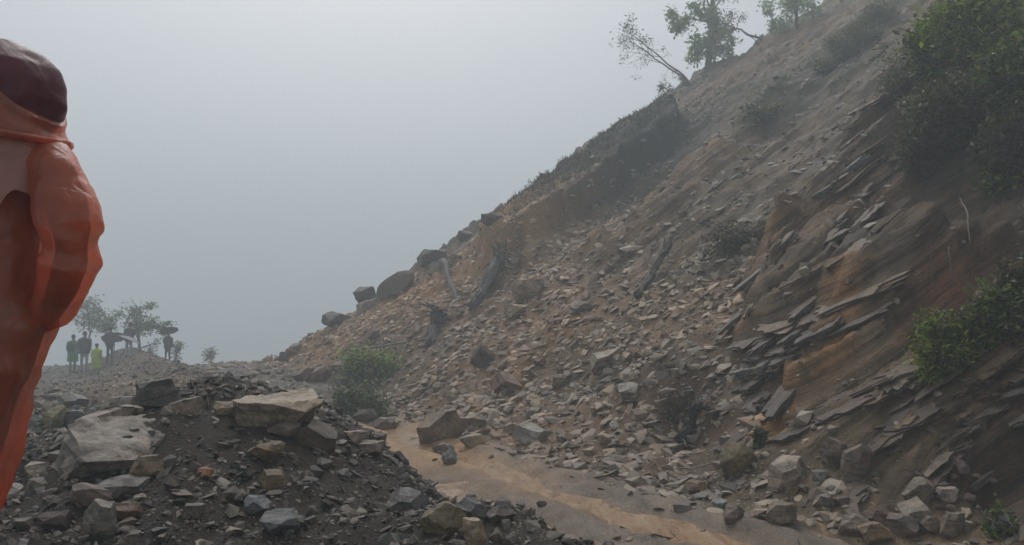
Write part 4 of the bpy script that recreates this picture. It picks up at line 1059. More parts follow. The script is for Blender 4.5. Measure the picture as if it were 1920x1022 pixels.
# body: clothes, head, hands and boots in one surface
sb = Soup(); sb.add(*loft_np(torso_rings(0.80, 0.78, low=False)))
sb.tube(A1, [0.06, 0.058, 0.054, 0.046, 0.043, 0.038, 0.030, 0.030], sides=14); sb.tube(A2, [0.06, 0.058, 0.054, 0.046, 0.043, 0.038, 0.03], sides=14)
hip1, hip2 = W(-30, 690) - INV, W(-115, 690) - INV
foot1 = np.array([0.0, 0.0, 0.0]); foot2 = np.array([-0.13, 0.05, 0.0])
for hp, ft in ((hip1, foot1), (hip2, foot2)):
    knee = hp * 0.5 + np.array([ft[0], ft[1], 0.09]) * 0.5 + np.array([0, 0.03, 0.02])
    ank = np.array([ft[0], ft[1] - 0.02, 0.10])
    sb.tube([hp, hp * 0.5 + knee * 0.5, knee, knee * 0.5 + ank * 0.5, ank, ank + np.array([0, 0, -0.07])], [0.10, 0.088, 0.066, 0.058, 0.046, 0.05], sides=14)
    sb.tube([ft + np.array([0, -0.09, 0.045]), ft + np.array([0, 0.0, 0.05]), ft + np.array([0, 0.10, 0.042]), ft + np.array([0, 0.17, 0.032])], [0.04, 0.05, 0.046, 0.03], sides=12)
hc = W(18, 165, 0.02) - INV
sb.tube([W(0, 285) - INV, W(10, 235) - INV, hc], [0.07, 0.06, 0.06], sides=14)
sb.add(*loft_np([(hc + np.array([0, 0.01, z]), (rx, 0, 0), (0, ry, 0), 2.0) for z, rx, ry in ((-0.125, 0.03, 0.03), (-0.115, 0.05, 0.06), (-0.07, 0.066, 0.084), (0.0, 0.076, 0.096), (0.05, 0.078, 0.1), (0.09, 0.062, 0.082), (0.115, 0.03, 0.045))], 24))
face = hc + np.array([0, 0.098, 0])
sb.tube([face + np.array([0, 0.0, 0.02]), face + np.array([0, 0.018, -0.012]), face + np.array([0, 0.022, -0.03]), face + np.array([0, 0.0, -0.036])], [0.010, 0.013, 0.017, 0.01], sides=8)      # nose
for sx in (-1, 1):
    sb.tube([face + np.array([sx * 0.012, -0.003, -0.06]), face + np.array([sx * 0.024, -0.012, -0.06])], [0.008, 0.006], sides=6)            # lips
    sb.tube([hc + np.array([sx * 0.078, 0.0, 0.015]), hc + np.array([sx * 0.09, -0.006, 0.0]), hc + np.array([sx * 0.079, 0.002, -0.025])], [0.012, 0.014, 0.009], sides=7)  # ears
    sb.tube([face + np.array([sx * 0.02, -0.006, 0.032]), face + np.array([sx * 0.045, -0.018, 0.03])], [0.008, 0.007], sides=6)                # brow
for Aa, sgn in ((A1, 1), (A2, -1)):                     # hands pushed into the pockets
    e = Aa[-1]
    for fi, (oz, ln) in enumerate(((0.022, 0.055), (0.008, 0.065), (-0.006, 0.06), (-0.02, 0.048))):
        q0 = e + np.array([-sgn * 0.015, 0.02, oz]); sb.tube([q0, q0 + np.array([-sgn * 0.02, ln * 0.55, -0.012]), q0 + np.array([-sgn * 0.035, ln * 0.8, -0.03])], [0.0095, 0.009, 0.008], sides=7)
    sb.tube([e + np.array([0, 0.0, 0.025]), e + np.array([-sgn * 0.01, 0.03, 0.045]), e + np.array([-sgn * 0.02, 0.055, 0.04])], [0.011, 0.0105, 0.009], sides=7)
bme, BV = fuse(sb, 'body', 0.011, 3)
C = np.tile(np.array([0.045, 0.035, 0.034]), (len(BV), 1))
C[BV[:, 2] > hc[2] - 0.16] = (0.30, 0.17, 0.11); C[BV[:, 2] < 0.42] = (0.03, 0.03, 0.035)
C[(BV[:, 2] < hip1[2] - 0.05) & (BV[:, 2] >= 0.42)] = (0.05, 0.055, 0.075)
set_tint(bme, C); body = link('body', bme, M['body'], person)
for sx in (-1, 1):                                       # eyes
    se = Soup(); e = face + np.array([sx * 0.03, -0.014, 0.008])
    se.add(*loft_np([(e + np.array([0, 0, z]), (r0, 0, 0), (0, r0, 0), 2.0) for z, r0 in ((-0.011, 0.003), (-0.007, 0.009), (0, 0.012), (0.007, 0.009), (0.011, 0.003))], 12))
    em = se.mesh('eye'); link('eye', em, cloth_mat('eye', rough=0.2, source='flat', color=(0.05, 0.04, 0.035)), body)
# raincoat
def creases(V, N, amp, seed, n=9, lo=6.0, hi=16.0, squash=(1, 1, 1.6)):
    tri = lambda x: np.abs((x - np.floor(x)) * 2 - 1); gg = np.random.default_rng(seed); h = 0
    w1 = V + 0.03 * np.stack([fbm3(V, 5, 2, seed), fbm3(V, 5, 2, seed + 1), fbm3(V, 5, 2, seed + 2)], -1)
    for i in range(n):
        k = gg.normal(size=3) * np.array(squash); k /= np.linalg.norm(k); f = gg.uniform(lo, hi)
        h = h + sstep(-0.1, 0.5, fbm3(V, 4.5, 1, seed + 20 + i)) * (tri(w1 @ k * f + gg.uniform()) - 0.5) * amp / f
    return V + N * h[:, None]
def coat_folds(V, N):
    w1 = V + 0.035 * np.stack([fbm3(V, 4, 2, 71), fbm3(V, 4, 2, 72), fbm3(V, 4, 2, 73)], -1)
    tri = lambda x: np.abs((x - np.floor(x)) * 2 - 1)
    h = 0; gg = np.random.default_rng(77)
    for i in range(14):                                   # overlapping straight creases, as thin plastic folds
        k = gg.normal(size=3) * np.array([1, 1, 0.55]); k /= np.linalg.norm(k); f = gg.uniform(4.0, 12.0)
        gate = sstep(-0.1, 0.5, fbm3(V, 3.5, 1, 200 + i))
        h = h + gate * (tri(w1 @ k * f + gg.uniform()) - 0.5) * 0.075 / f
    vert = tri(np.arctan2(w1[:, 0] - V[:, 0].mean(), w1[:, 1]) * 3.2 + 0.6 * fbm3(V, 3, 2, 91)) - 0.5
    low = sstep(W(0, 560)[2] - INV[2], W(0, 700)[2] - INV[2], V[:, 2])
    return V + N * (h * 1.3 + 0.007 * vert * low + 0.010 * fbm3(V * np.array([1, 1, 0.4]), 6, 1, 5))[:, None]
sc = Soup(); sc.add(*loft_np(torso_rings(0.97, 1.0)))
sc.tube(A2, [0.075, 0.08, 0.08, 0.078, 0.075, 0.06, 0.04], sides=18)
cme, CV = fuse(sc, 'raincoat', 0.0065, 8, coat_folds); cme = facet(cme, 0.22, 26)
ss = Soup(); ss.tube(A1, [0.066, 0.074, 0.080, 0.080, 0.078, 0.070, 0.054, 0.034], sides=20)
def sleeve_folds(V, N):
    ax = V - A1[3]; t = ax[:, 2] + 0.35 * ax[:, 0] + 0.25 * ax[:, 1]
    rings_ = np.abs(((t * 11 + 0.7 * fbm3(V, 4, 2, 301)) % 1) * 2 - 1) - 0.5
    return creases(V, N, 0.075, 311, n=10, lo=4.0, hi=11.0, squash=(1, 1, 0.8)) + N * (0.004 * rings_ * sstep(0.24, 0.05, np.abs(t)))[:, None]
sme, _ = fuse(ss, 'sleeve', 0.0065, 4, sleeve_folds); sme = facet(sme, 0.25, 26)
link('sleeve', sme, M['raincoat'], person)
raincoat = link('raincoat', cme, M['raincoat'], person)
# cape collar drawn up slantwise over the hood
rings = []
bl, br, tl, tr = np.array([-152, 262.]), np.array([116, 272.]), np.array([-96, 50.]), np.array([108, 226.])
for k in range(9):
    t = k / 8; l = bl + (tl - bl) * t; q = br + (tr - br) * t
    L3, R3 = W(*l) - INV, W(*q) - INV
    bulge = 1 + 0.05 * math.sin(t * 9)
    rings.append(((L3 + R3) / 2 + np.array([0, 0.0, 0]), (R3 - L3) / 2 * bulge, (0, 0.148 - 0.004 * t, 0.02 * t), 2.3))
s2 = Soup(); s2.add(*loft_np(rings, 40))
def col_folds(V, N): return creases(V, N, 0.11, 31)
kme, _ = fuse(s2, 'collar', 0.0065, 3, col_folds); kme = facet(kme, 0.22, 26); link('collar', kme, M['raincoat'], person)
rim = Soup(); a = np.linspace(0, 2 * math.pi, 40)
cb = W(-16, 268) - INV
rim.tube([cb + np.array([math.cos(t) * 0.198, math.sin(t) * 0.155, 0.006 * math.sin(3 * t)]) for t in a], [0.010] * 40, sides=7)
link('collar_hem', rim.mesh('collar_hem'), M['raincoat'], person)
# hood
s3 = Soup(); rows = [(250, 2, 78, 0.10), (228, 6, 92, 0.125), (195, 10, 100, 0.135), (160, 10, 101, 0.14), (130, 6, 97, 0.136), (108, 0, 82, 0.12), (93, -8, 58, 0.09), (85, -14, 30, 0.05), (83, -16, 8, 0.015)]
s3.add(*loft_np([(W(cx, py) - INV, (hw * PX, 0, 0), (0, dp, 0), 2.25) for py, cx, hw, dp in rows], 40))
def hood_folds(V, N): return creases(V, N, 0.09, 141, squash=(1, 1, 1))
hme, _ = fuse(s3, 'hood', 0.007, 4, hood_folds); hme = facet(hme, 0.25, 28); link('hood', hme, M['hood'], person)

# frosted cape flap across the shoulders, its lower edge hanging uneven over the back
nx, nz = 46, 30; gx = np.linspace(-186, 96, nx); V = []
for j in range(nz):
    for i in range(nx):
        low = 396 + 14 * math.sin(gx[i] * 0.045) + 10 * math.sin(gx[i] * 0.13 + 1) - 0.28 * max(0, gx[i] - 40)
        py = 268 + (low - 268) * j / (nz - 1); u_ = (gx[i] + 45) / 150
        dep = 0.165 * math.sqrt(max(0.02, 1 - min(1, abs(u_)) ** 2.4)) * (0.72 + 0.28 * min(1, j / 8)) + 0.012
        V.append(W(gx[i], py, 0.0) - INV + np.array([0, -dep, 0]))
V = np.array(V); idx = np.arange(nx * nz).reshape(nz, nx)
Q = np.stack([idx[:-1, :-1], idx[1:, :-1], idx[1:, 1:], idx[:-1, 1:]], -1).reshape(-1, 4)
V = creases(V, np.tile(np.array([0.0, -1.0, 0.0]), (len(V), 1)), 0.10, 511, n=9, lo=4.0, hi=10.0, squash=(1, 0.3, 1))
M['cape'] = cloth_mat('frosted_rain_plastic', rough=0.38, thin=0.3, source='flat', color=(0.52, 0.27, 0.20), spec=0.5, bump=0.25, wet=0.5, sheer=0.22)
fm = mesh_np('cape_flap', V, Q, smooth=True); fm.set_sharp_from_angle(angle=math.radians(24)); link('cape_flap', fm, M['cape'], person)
# welded seams
def seam(name, pts, mat): s_ = Soup(); s_.tube(pts, [0.0035] * len(pts), sides=6); link(name, s_.mesh(name), mat, person)
seam('sleeve_seam', [A1[0] + np.array([math.cos(t) * 0.035 + 0.01, math.sin(t) * 0.088, math.cos(t) * 0.075]) for t in np.linspace(2.6, 5.4, 18)], M['raincoat'])
hcen = W(10, 165) - INV
seam('hood_seam', [hcen + np.array([-0.01, -math.cos(t) * 0.150, math.sin(t) * 0.128]) for t in np.linspace(-0.5, 1.6, 22)], M['hood'])

# ------------------------------------------------------------------ the people further down the road
def far_person(px, foot_py, h_px, label, coat, legs, skin=(0.25, 0.16, 0.11), hair=(0.02, 0.018, 0.018), wide=1.0, hem=0.45, lean=0.0, bend=0.0, seed=0, arm=None, poncho=False, turn=0.0, pack=None, dist=None):
    g = hit(px, foot_py, False)
    if dist: q = pray(px, foot_py); g = np.array([q[0] * dist, dist, 0.0])
    d = g[1]; z = float(land(np.array(g[0]), np.array(g[1]))); H = h_px * d / F
    root = empty('person', (g[0], d, z)); root.rotation_euler = (0, 0, turn); tag(root, label, 'person', 'people waiting down the road')
    def J(x, y, zz): return np.array([x * H + lean * max(0, zz - 0.45) * H, y * H + bend * max(0, zz - 0.5) * H, zz * H])
    s = Soup(); k = seed % 3 - 1
    for sx in (-1, 1):
        s.tube([J(sx * 0.05, 0, 0.52), J(sx * 0.058, 0.01 * k * sx, 0.28), J(sx * 0.062, -0.012 * sx * k, 0.045), J(sx * 0.062, -0.012 * sx * k, 0.02)], [0.052 * H, 0.037 * H, 0.026 * H, 0.028 * H], sides=10)
        s.tube([J(sx * 0.062, -0.03, 0.018), J(sx * 0.066, 0.06, 0.015)], [0.022 * H, 0.017 * H], sides=8)
    s.add(*loft_np([(J(0, 0, zz), (rx * H, 0, 0), (0, ry * H, 0), 2.2) for zz, rx, ry in ((0.47, 0.085, 0.06), (0.55, 0.09, 0.062), (0.66, 0.085, 0.055), (0.76, 0.105, 0.06), (0.815, 0.10, 0.05), (0.84, 0.045, 0.04), (0.87, 0.033, 0.035))], 18))
    s.add(*loft_np([(J(0, 0.01, zz), (rx * H, 0, 0), (0, ry * H, 0), 2.0) for zz, rx, ry in ((0.855, 0.02, 0.02), (0.875, 0.036, 0.043), (0.92, 0.044, 0.054), (0.965, 0.042, 0.05), (0.99, 0.022, 0.028))], 16))
    s.tube([J(0, 0.058, 0.925), J(0, 0.07, 0.908)], [0.006 * H, 0.009 * H], sides=6)
    arms = []
    for sx in (-1, 1):
        up = arm is not None and sx == arm
        P = [J(sx * 0.105, 0, 0.80), J(sx * 0.135, -0.01, 0.66), J(sx * 0.09, 0.10, 0.70), J(sx * 0.07, 0.12, 0.74)] if up else [J(sx * 0.105, 0, 0.80), J(sx * 0.135, -0.015, 0.64), J(sx * 0.125, 0.03, 0.52), J(sx * 0.12, 0.04, 0.47)]
        arms.append(P); s.tube(P, [0.034 * H, 0.029 * H, 0.023 * H, 0.02 * H], sides=9)
    me, V = fuse(s, 'body', 0.026, 2)
    C = np.tile(np.array(legs), (len(V), 1)); C[V[:, 2] > 0.845 * H] = skin; C[V[:, 2] < 0.05 * H] = (0.03, 0.03, 0.03)
    set_tint(me, C); b = link('body', me, M['body'], root)
    # hair
    s = Soup(); s.add(*loft_np([(J(0, -0.008, zz), (rx * H, 0, 0), (0, ry * H, 0), 2.0) for zz, rx, ry in ((0.905, 0.042, 0.045), (0.93, 0.05, 0.054), (0.965, 0.049, 0.055), (0.995, 0.03, 0.034), (1.003, 0.008, 0.008))], 14))
    hm = s.mesh('hair'); set_tint(hm, np.tile(np.array(hair), (len(hm.vertices), 1))); link('hair', hm, M['body'], root)
    # jacket or poncho
    s = Soup(); w = wide
    rows = [(0.85, 0.04, 0.045), (0.825, 0.105, 0.068), (0.76, 0.125 * w, 0.08 * w), (0.66, 0.115 * w, 0.075 * w), (0.55, 0.12 * w, 0.085 * w), (hem + 0.02, 0.125 * w, 0.09 * w), (hem, 0.122 * w, 0.088 * w)]
    s.add(*loft_np([(J(0, 0, zz), (rx * H, 0, 0), (0, ry * H, 0), 2.2) for zz, rx, ry in rows], 22))
    for P in arms: s.tube([P[0], P[1], P[2]], [0.05 * H * w, 0.044 * H, 0.036 * H], sides=10)
    def folds(V, N): return V + N * (0.012 * fbm3(V * np.array([1, 1, 0.4]), 9, 2, seed + 60))[:, None]
    me, V = fuse(s, 'raincoat' if poncho else 'jacket', 0.03, 2, folds)
    set_tint(me, np.tile(np.array(coat), (len(V), 1))); link('raincoat' if poncho else 'jacket', me, M['far_coat'], root)
    if pack:
        s = Soup(); s.add(*loft_np([(J(0, -0.11, zz), (rx * H, 0, 0), (0, 0.05 * H, 0), 3.0) for zz, rx in ((0.56, 0.07), (0.6, 0.09), (0.72, 0.09), (0.79, 0.06))], 16))
        me = s.mesh('backpack'); set_tint(me, np.tile(np.array(pack), (len(me.vertices), 1))); link('backpack', me, M['body'], root)
    return root, H
def umbrella(px, py, w_px, d, label, colour, tilt, reach=0.55):
    """canopy centred at the sighted point; its shaft slopes down to the hand"""
    q = pray(px, py); R0 = w_px * d / F / 2
    root = empty('umbrella', (q[0] * d, d, CAM[2] + q[2] * d)); root.rotation_euler = tilt; tag(root, label, 'umbrella', 'umbrellas of the people down the road')
    n, m = 8, 5; V = [(0, 0, 0.30 * R0)]; Ft = []
    for j in range(1, m + 1):
        t = j / m
        for i in range(n * 2):
            a = i * math.pi / n; sag = 1 - 0.07 * t * (i % 2)
            V.append((math.cos(a) * R0 * t * sag, math.sin(a) * R0 * t * sag, 0.30 * R0 * math.cos(t * 1.55)))
    k = n * 2
    for i in range(k): Ft.append((0, 1 + i, 1 + (i + 1) % k, 1 + (i + 1) % k))
    for j in range(m - 1):
        for i in range(k): Ft.append((1 + j * k + i, 1 + (j + 1) * k + i, 1 + (j + 1) * k + (i + 1) % k, 1 + j * k + (i + 1) % k))
    s = Soup(); s.add(np.array(V), np.array(Ft)); me = s.mesh('canopy'); set_tint(me, np.tile(np.array(colour), (len(me.vertices), 1)))
    link('canopy', me, M['far_coat'], root)
    s = Soup(); s.tube([(0, 0, 0.36 * R0), (0, 0, -reach)], [0.009, 0.009], sides=6); s.tube([(0, 0, -reach), (0.02, 0, -reach - 0.07), (0.05, 0, -reach - 0.07)], [0.014, 0.014, 0.012], sides=6)
    me = s.mesh('shaft'); set_tint(me, np.tile(np.array((0.03, 0.03, 0.03)), (len(me.vertices), 1))); link('shaft', me, M['body'], root)
    for i in range(n):
        a = i * 2 * math.pi / n; s = Soup()
        s.tube([(math.cos(a) * R0 * t, math.sin(a) * R0 * t, 0.30 * R0 * math.cos(t * 1.55) - 0.012) for t in (0.03, 0.35, 0.7, 0.99)], [0.005] * 4, sides=5)
        me = s.mesh('rib'); set_tint(me, np.tile(np.array((0.05, 0.05, 0.05)), (len(me.vertices), 1))); link('rib', me, M['body'], root)
FD = 28.0
far_person(136, 686, 70, 'person in a green raincoat with a dark backpack, leftmost of the far group', (0.05, 0.27, 0.10), (0.04, 0.17, 0.08), wide=1.15, hem=0.28, poncho=True, seed=1, pack=(0.03, 0.05, 0.05), dist=28.5)
far_person(157, 697, 76, 'person in dark grey clothes and pale trousers between green and yellow raincoats', (0.075, 0.075, 0.085), (0.33, 0.35, 0.38), seed=2, arm=1, dist=27.0, wide=1.1)
far_person(180, 702, 60, 'short person in a bright yellow-green raincoat', (0.46, 0.60, 0.05), (0.12, 0.12, 0.10), wide=1.25, hem=0.2, poncho=True, seed=3, dist=26.5)
far_person(205, 694, 68, 'person in navy under the dark umbrella', (0.05, 0.055, 0.085), (0.10, 0.11, 0.14), seed=4, arm=1, dist=28.0)
far_person(240, 699, 66, 'person in a dark blue jacket and pale trousers under the blue-grey umbrella', (0.045, 0.05, 0.08), (0.38, 0.40, 0.43), seed=5, arm=1, dist=27.5, bend=0.10)
far_person(314, 674, 58, 'dark clothed person standing apart on the right of the far group', (0.05, 0.05, 0.05), (0.045, 0.045, 0.045), seed=6, arm=-1, dist=29.5)
umbrella(214, 633, 46, 27.6, 'dark umbrella tilted back over the person in navy', (0.055, 0.06, 0.055), (rd(-22), rd(-16), 0))
umbrella(243, 638, 44, 27.2, 'blue-grey umbrella tilted to the right over the bending person', (0.17, 0.20, 0.25), (rd(-12), rd(22), 0), 0.45)
umbrella(317, 620, 34, 29.3, 'dark umbrella of the person standing apart', (0.04, 0.04, 0.04), (rd(-20), rd(-18), 0), 0.4)

# ------------------------------------------------------------------ vegetation
def leaf_mat():
    m, nt, b = new_mat('wet_leaves'); L = nt.links
    c = nnode(nt, 'ShaderNodeVertexColor', layer_name='tint').outputs['Color']
    L.new(c, b.inputs['Base Color']); b.inputs['Roughness'].default_value = 0.42; b.inputs['Specular IOR Level'].default_value = 0.4
    t = nnode(nt, 'ShaderNodeBsdfTranslucent'); L.new(mixc(nt, 'MULTIPLY', 1.0, c, (1.2, 1.35, 0.8)), t.inputs['Color'])
    mx = nnode(nt, 'ShaderNodeMixShader'); mx.inputs[0].default_value = 0.3
    L.new(b.outputs[0], mx.inputs[1]); L.new(t.outputs[0], mx.inputs[2]); L.new(mx.outputs[0], nt.nodes['Material Output'].inputs['Surface'])
    return m
M['leaf'] = leaf_mat()
M['bark'] = stone_mat('wet_bark', 'object', scale=9.0, rough=(0.5, 0.85), bump=0.6, layers=0.0)
M['wood'] = stone_mat('torn_wood', 'object', scale=7.0, rough=(0.55, 0.9), bump=0.8, layers=0.5, layer_scale=3.0)

def leaves_mesh(name, P, size, tones, seed, up=0.5, narrow=0.45, droop=0.0):
    g = np.random.default_rng(seed); n = len(P)
    N = g.normal(size=(n, 3)); N[:, 2] = np.abs(N[:, 2]) + up; N /= np.linalg.norm(N, axis=1, keepdims=True)
    A = g.normal(size=(n, 3)); A[:, 2] -= droop; A -= N * (A * N).sum(1, keepdims=True); A /= np.linalg.norm(A, axis=1, keepdims=True); B = np.cross(N, A)
    s = (size * np.clip(g.lognormal(0, 0.45, n), 0.4, 1.6))[:, None]
    w = s * narrow
    V = np.stack([P, P + A * s * 0.5 + B * w * 0.5 + N * s * 0.08, P + A * s + N * s * -0.05, P + A * s * 0.5 - B * w * 0.5 + N * s * 0.08], 1).reshape(-1, 3)
    i = np.arange(n)[:, None] * 4
    T = np.concatenate([i + np.array([[0, 1, 2]]), i + np.array([[0, 2, 3]])])
    tones = np.asarray(tones); c = tones[g.integers(0, len(tones), n)] * g.uniform(0.65, 1.35, (n, 1))
    return mesh_np(name, V, T, np.repeat(np.clip(c, 0.004, 0.6), 4, 0))

def grow(g, start, direction, length, radius, level, levels, soup, tips, split=4, wander=0.25, spread=0.7, gravity=0.0):
    n = 6; pts = [np.array(start, float)]; d = np.array(direction, float); d /= np.linalg.norm(d)
    for k in range(n):
        d = d + g.normal(scale=wander / n ** 0.5 * 0.6, size=3) + np.array([0, 0, gravity / n]); d /= np.linalg.norm(d)
        pts.append(pts[-1] + d * length / n)
    rad = np.linspace(radius, radius * 0.45, n + 1)
    soup.tube(pts, rad, sides=7 if level == 0 else 5 if level == 1 else 4)
    if level == levels:
        tips += [pts[k] for k in range(2, n + 1)]; return
    for k in range(split):
        t = g.uniform(0.35, 1.0); i = int(t * n); p = pts[i]
        dd = d + g.normal(scale=spread, size=3); dd /= np.linalg.norm(dd)
        grow(g, p, dd, length * g.uniform(0.42, 0.65), rad[i] * 0.55, level + 1, levels, soup, tips, split, wander, spread, gravity)

GREENS = [(0.055, 0.10, 0.025), (0.075, 0.13, 0.03), (0.04, 0.07, 0.022), (0.11, 0.15, 0.035)]
DARKG = [(0.022, 0.032, 0.018), (0.03, 0.042, 0.02), (0.04, 0.055, 0.024), (0.028, 0.03, 0.02)]
LIME = [(0.15, 0.21, 0.03), (0.10, 0.16, 0.03), (0.06, 0.11, 0.028), (0.19, 0.22, 0.04)]
PALEG = [(0.15, 0.22, 0.10), (0.19, 0.24, 0.12), (0.13, 0.17, 0.10)]  # lightened greens; on the trees they stand in for thicker mist
GREYG = [(0.08, 0.095, 0.06), (0.10, 0.105, 0.07), (0.065, 0.08, 0.055)]

def tree(name, label, base_px, tip_px, thick_px, tones, leaf_px, n_leaf, seed, levels=3, split=4, spread=0.7, wander=0.25, fuzz=0.25, stems=1, gravity=0.0, bark=(0.07, 0.06, 0.05), dz=0.0, dist=None, group=None, cloud=None, first=0.5):
    h = hit(*base_px)
    if h is None or dist: q = pray(*base_px); dd_ = dist or 30.0; h = np.array([q[0] * dd_, dd_, CAM[2] + q[2] * dd_])
    d = h[1]; q = pray(*tip_px); tip = np.array([q[0] * d, d, CAM[2] + q[2] * d]) + np.array([0, dz, 0])
    g = np.random.default_rng(seed); root = empty(name, h); tag(root, label, 'tree' if 'tree' in name else 'bush', group)
    sp = Soup(); tips = []
    for k in range(stems):
        off = g.normal(scale=0.12, size=3) * (k > 0); dv = (tip - h) + g.normal(scale=0.05, size=3) * np.linalg.norm(tip - h) * (k > 0)
        L = np.linalg.norm(dv)
        n = 9; pts = [np.array([0, 0, -0.15]) + off]; 
        for j in range(1, n + 1): pts.append(off + dv * j / n + g.normal(scale=wander * 0.05 * L, size=3) * (j < n))
        rad = np.linspace(1, 0.35, n + 1) * thick_px * d / F / 2
        sp.tube(pts, rad, sides=9, rough=0.08, seed=seed)
        for b in range(split * 2 + 2):
            t = g.uniform(first, 1.0); i = min(n, int(t * n)); dd = dv / L + g.normal(scale=spread, size=3)
            grow(g, pts[i], dd, L * g.uniform(0.22, 0.42), rad[i] * 0.5, 1, levels, sp, tips, split, wander, spread, gravity)
    link('trunk', sp.mesh('trunk'), M['bark'], root).color = (*bark, 1)
    P = np.array(tips); P = P[g.integers(0, len(P), n_leaf)] + g.normal(scale=fuzz * 0.45, size=(n_leaf, 3)) * d / 30
    if cloud:
        for (cx, cy, rx, ry, n2) in cloud:
            c = pray(cx, cy); c = np.array([c[0] * d, d, CAM[2] + c[2] * d]) - h
            nb = max(4, n2 // 90); cc = g.normal(size=(nb, 3)) * 0.42
            q2 = cc[g.integers(0, nb, n2)] + g.normal(size=(n2, 3)) * 0.17
            P = np.concatenate([P, c + q2 * np.array([rx, (rx + ry) / 2, ry]) * d / F])
    link('crown', leaves_mesh('crown', P, leaf_px * d / F, tones, seed + 1), M['leaf'], root)
    return root

tree('leaning_tree', 'thin two-stemmed bare tree leaning left over the top of the slide', (1297, 140), (1192, 70), 4.2, GREYG, 4, 800, 201, levels=3, split=3, spread=0.55, wander=0.12, fuzz=0.16, stems=2, first=0.6, bark=(0.10, 0.095, 0.085))
tree('vine_clad_tree', 'upright leafy tree wrapped in vines on the crest of the slide', (1326, 128), (1340, -60), 13, [(0.22, 0.31, 0.15), (0.28, 0.36, 0.18), (0.16, 0.22, 0.12)], 6.5, 500, 202, levels=2, split=3, spread=0.6, fuzz=0.3, first=0.35, bark=(0.13, 0.14, 0.07),  # leaf tones lightened, the mist's paleness put into the colour
     cloud=[(1282, 45, 30, 34, 900), (1300, 20, 18, 18, 300), (1318, 95, 32, 38, 1500), (1345, 75, 34, 50, 1100), (1330, 30, 28, 40, 500), (1366, 95, 22, 25, 300)])
tree('leaning_tree', 'slender bare tree leaning left from the slope right of the vine-clad tree', (1432, 74), (1352, 44), 5, GREYG, 4, 420, 203, levels=3, split=3, spread=0.5, fuzz=0.16, first=0.3, bark=(0.09, 0.09, 0.085))
tree('pale_tree', 'hazy pale green tree at the top edge behind the slope', (1495, 52), (1488, -40), 8, [(0.26, 0.34, 0.20), (0.30, 0.38, 0.24)], 6, 500, 204, levels=2, split=3, fuzz=0.4, cloud=[(1470, 20, 40, 40, 1100), (1500, -10, 40, 50, 1100), (1450, 48, 22, 22, 350)], first=0.2)
tree('dead_bush', 'small twiggy bush on the skyline below the leaning tree', (1262, 172), (1232, 160), 3, GREYG, 4, 260, 205, levels=2, split=3, fuzz=0.12, first=0.2)
tree('dead_bush', 'tiny leafy bush on the skyline beside the leaning tree foot', (1292, 160), (1275, 148), 3, GREYG, 4, 200, 206, levels=2, split=3, fuzz=0.15, first=0.2)
tree('dead_bush', 'lone twig sticking out of the skyline above the turf band', (1002, 352), (992, 338), 2, GREYG, 4, 16, 207, levels=2, split=2, fuzz=0.05, first=0.4)
tree('small_tree', 'spreading green tree behind the far group of people', (262, 650), (252, 590), 6, PALEG + GREYG, 5, 700, 208, levels=3, split=4, spread=0.8, fuzz=0.3, dist=31.0, cloud=[(262, 612, 52, 17, 1100), (225, 598, 34, 22, 500), (300, 612, 32, 14, 400), (285, 575, 34, 16, 150), (200, 620, 34, 22, 450)], first=0.4)
tree('small_tree', 'pale leafy branching tree left of the spreading tree', (170, 650), (165, 572), 4, PALEG + GREYG, 5, 1100, 209, levels=3, split=4, spread=0.8, fuzz=0.25, dist=32.0, first=0.3)
tree('bare_bush', 'grey leafless bush right of the bending person', (285, 682), (280, 648), 3, GREYG, 4, 420, 210, levels=3, split=3, spread=0.9, fuzz=0.2, dist=30.5, first=0.1)
tree('small_bush', 'low green bush right of the person standing apart', (328, 672), (334, 652), 3, GREENS, 5, 300, 211, levels=2, split=3, spread=0.9, fuzz=0.2, dist=30.0, first=0.1)
tree('hazy_bush', 'faint bush at the end of the road beyond the far group', (395, 682), (392, 660), 3, GREYG, 5, 240, 212, levels=2, split=3, spread=0.9, fuzz=0.25, dist=33.0, first=0.1)

def shrub(label, cx, cy, w, h_, n, tones, leaf_px, seed, dz=0.0, at=None, droop=0.0, stems=14, name='shrub', group='shrubs on the slope', narrow=0.45, deep=0.7, out=0.0):
    g = np.random.default_rng(seed); p = hit(cx, at if at is not None else cy + h_ * 0.35)
    if p is None: print('no ground', label); return
    d = p[1]; k = d / F; root = empty(name, p); tag(root, label, 'shrub', group)
    q = pray(cx, cy); c = np.array([q[0] * d, d - out, CAM[2] + q[2] * d]) - p
    sp = Soup(); P = []
    for s in range(stems):
        t = g.normal(size=3); t /= np.linalg.norm(t); t = t * g.uniform(0.5, 1.0) ** 0.5 * np.array([w, w * deep, h_]) * 0.5 * k + c
        b = g.normal(size=3) * np.array([w, w, 0]) * 0.10 * k + np.array([0, 0, -0.05])
        m = (b + t) / 2 + g.normal(size=3) * 0.08 * w * k
        u = np.linspace(0, 1, 7)[:, None]; pts = (1 - u) ** 2 * b + 2 * u * (1 - u) * m + u * u * t
        sp.tube(pts, np.linspace(1, 0.3, 7) * max(0.006, 0.010 * w * k), sides=5)
        m_ = n // stems; uu = g.uniform(0.25, 1.05, m_) ** 0.7; ii = np.clip(uu * 6, 0, 6)
        lo = np.clip(ii.astype(int), 0, 5); fr = (ii - lo)[:, None]
        P.append(pts[lo] * (1 - fr) + pts[lo + 1] * fr + g.normal(size=(m_, 3)) * np.array([w, w * deep, h_]) * 0.11 * k)
    link('stems', sp.mesh('stems'), M['bark'], root).color = (0.05, 0.042, 0.033, 1)
    link('foliage', leaves_mesh('foliage', np.concatenate(P), leaf_px * k, tones, seed + 1, droop=droop, narrow=narrow), M['leaf'], root)

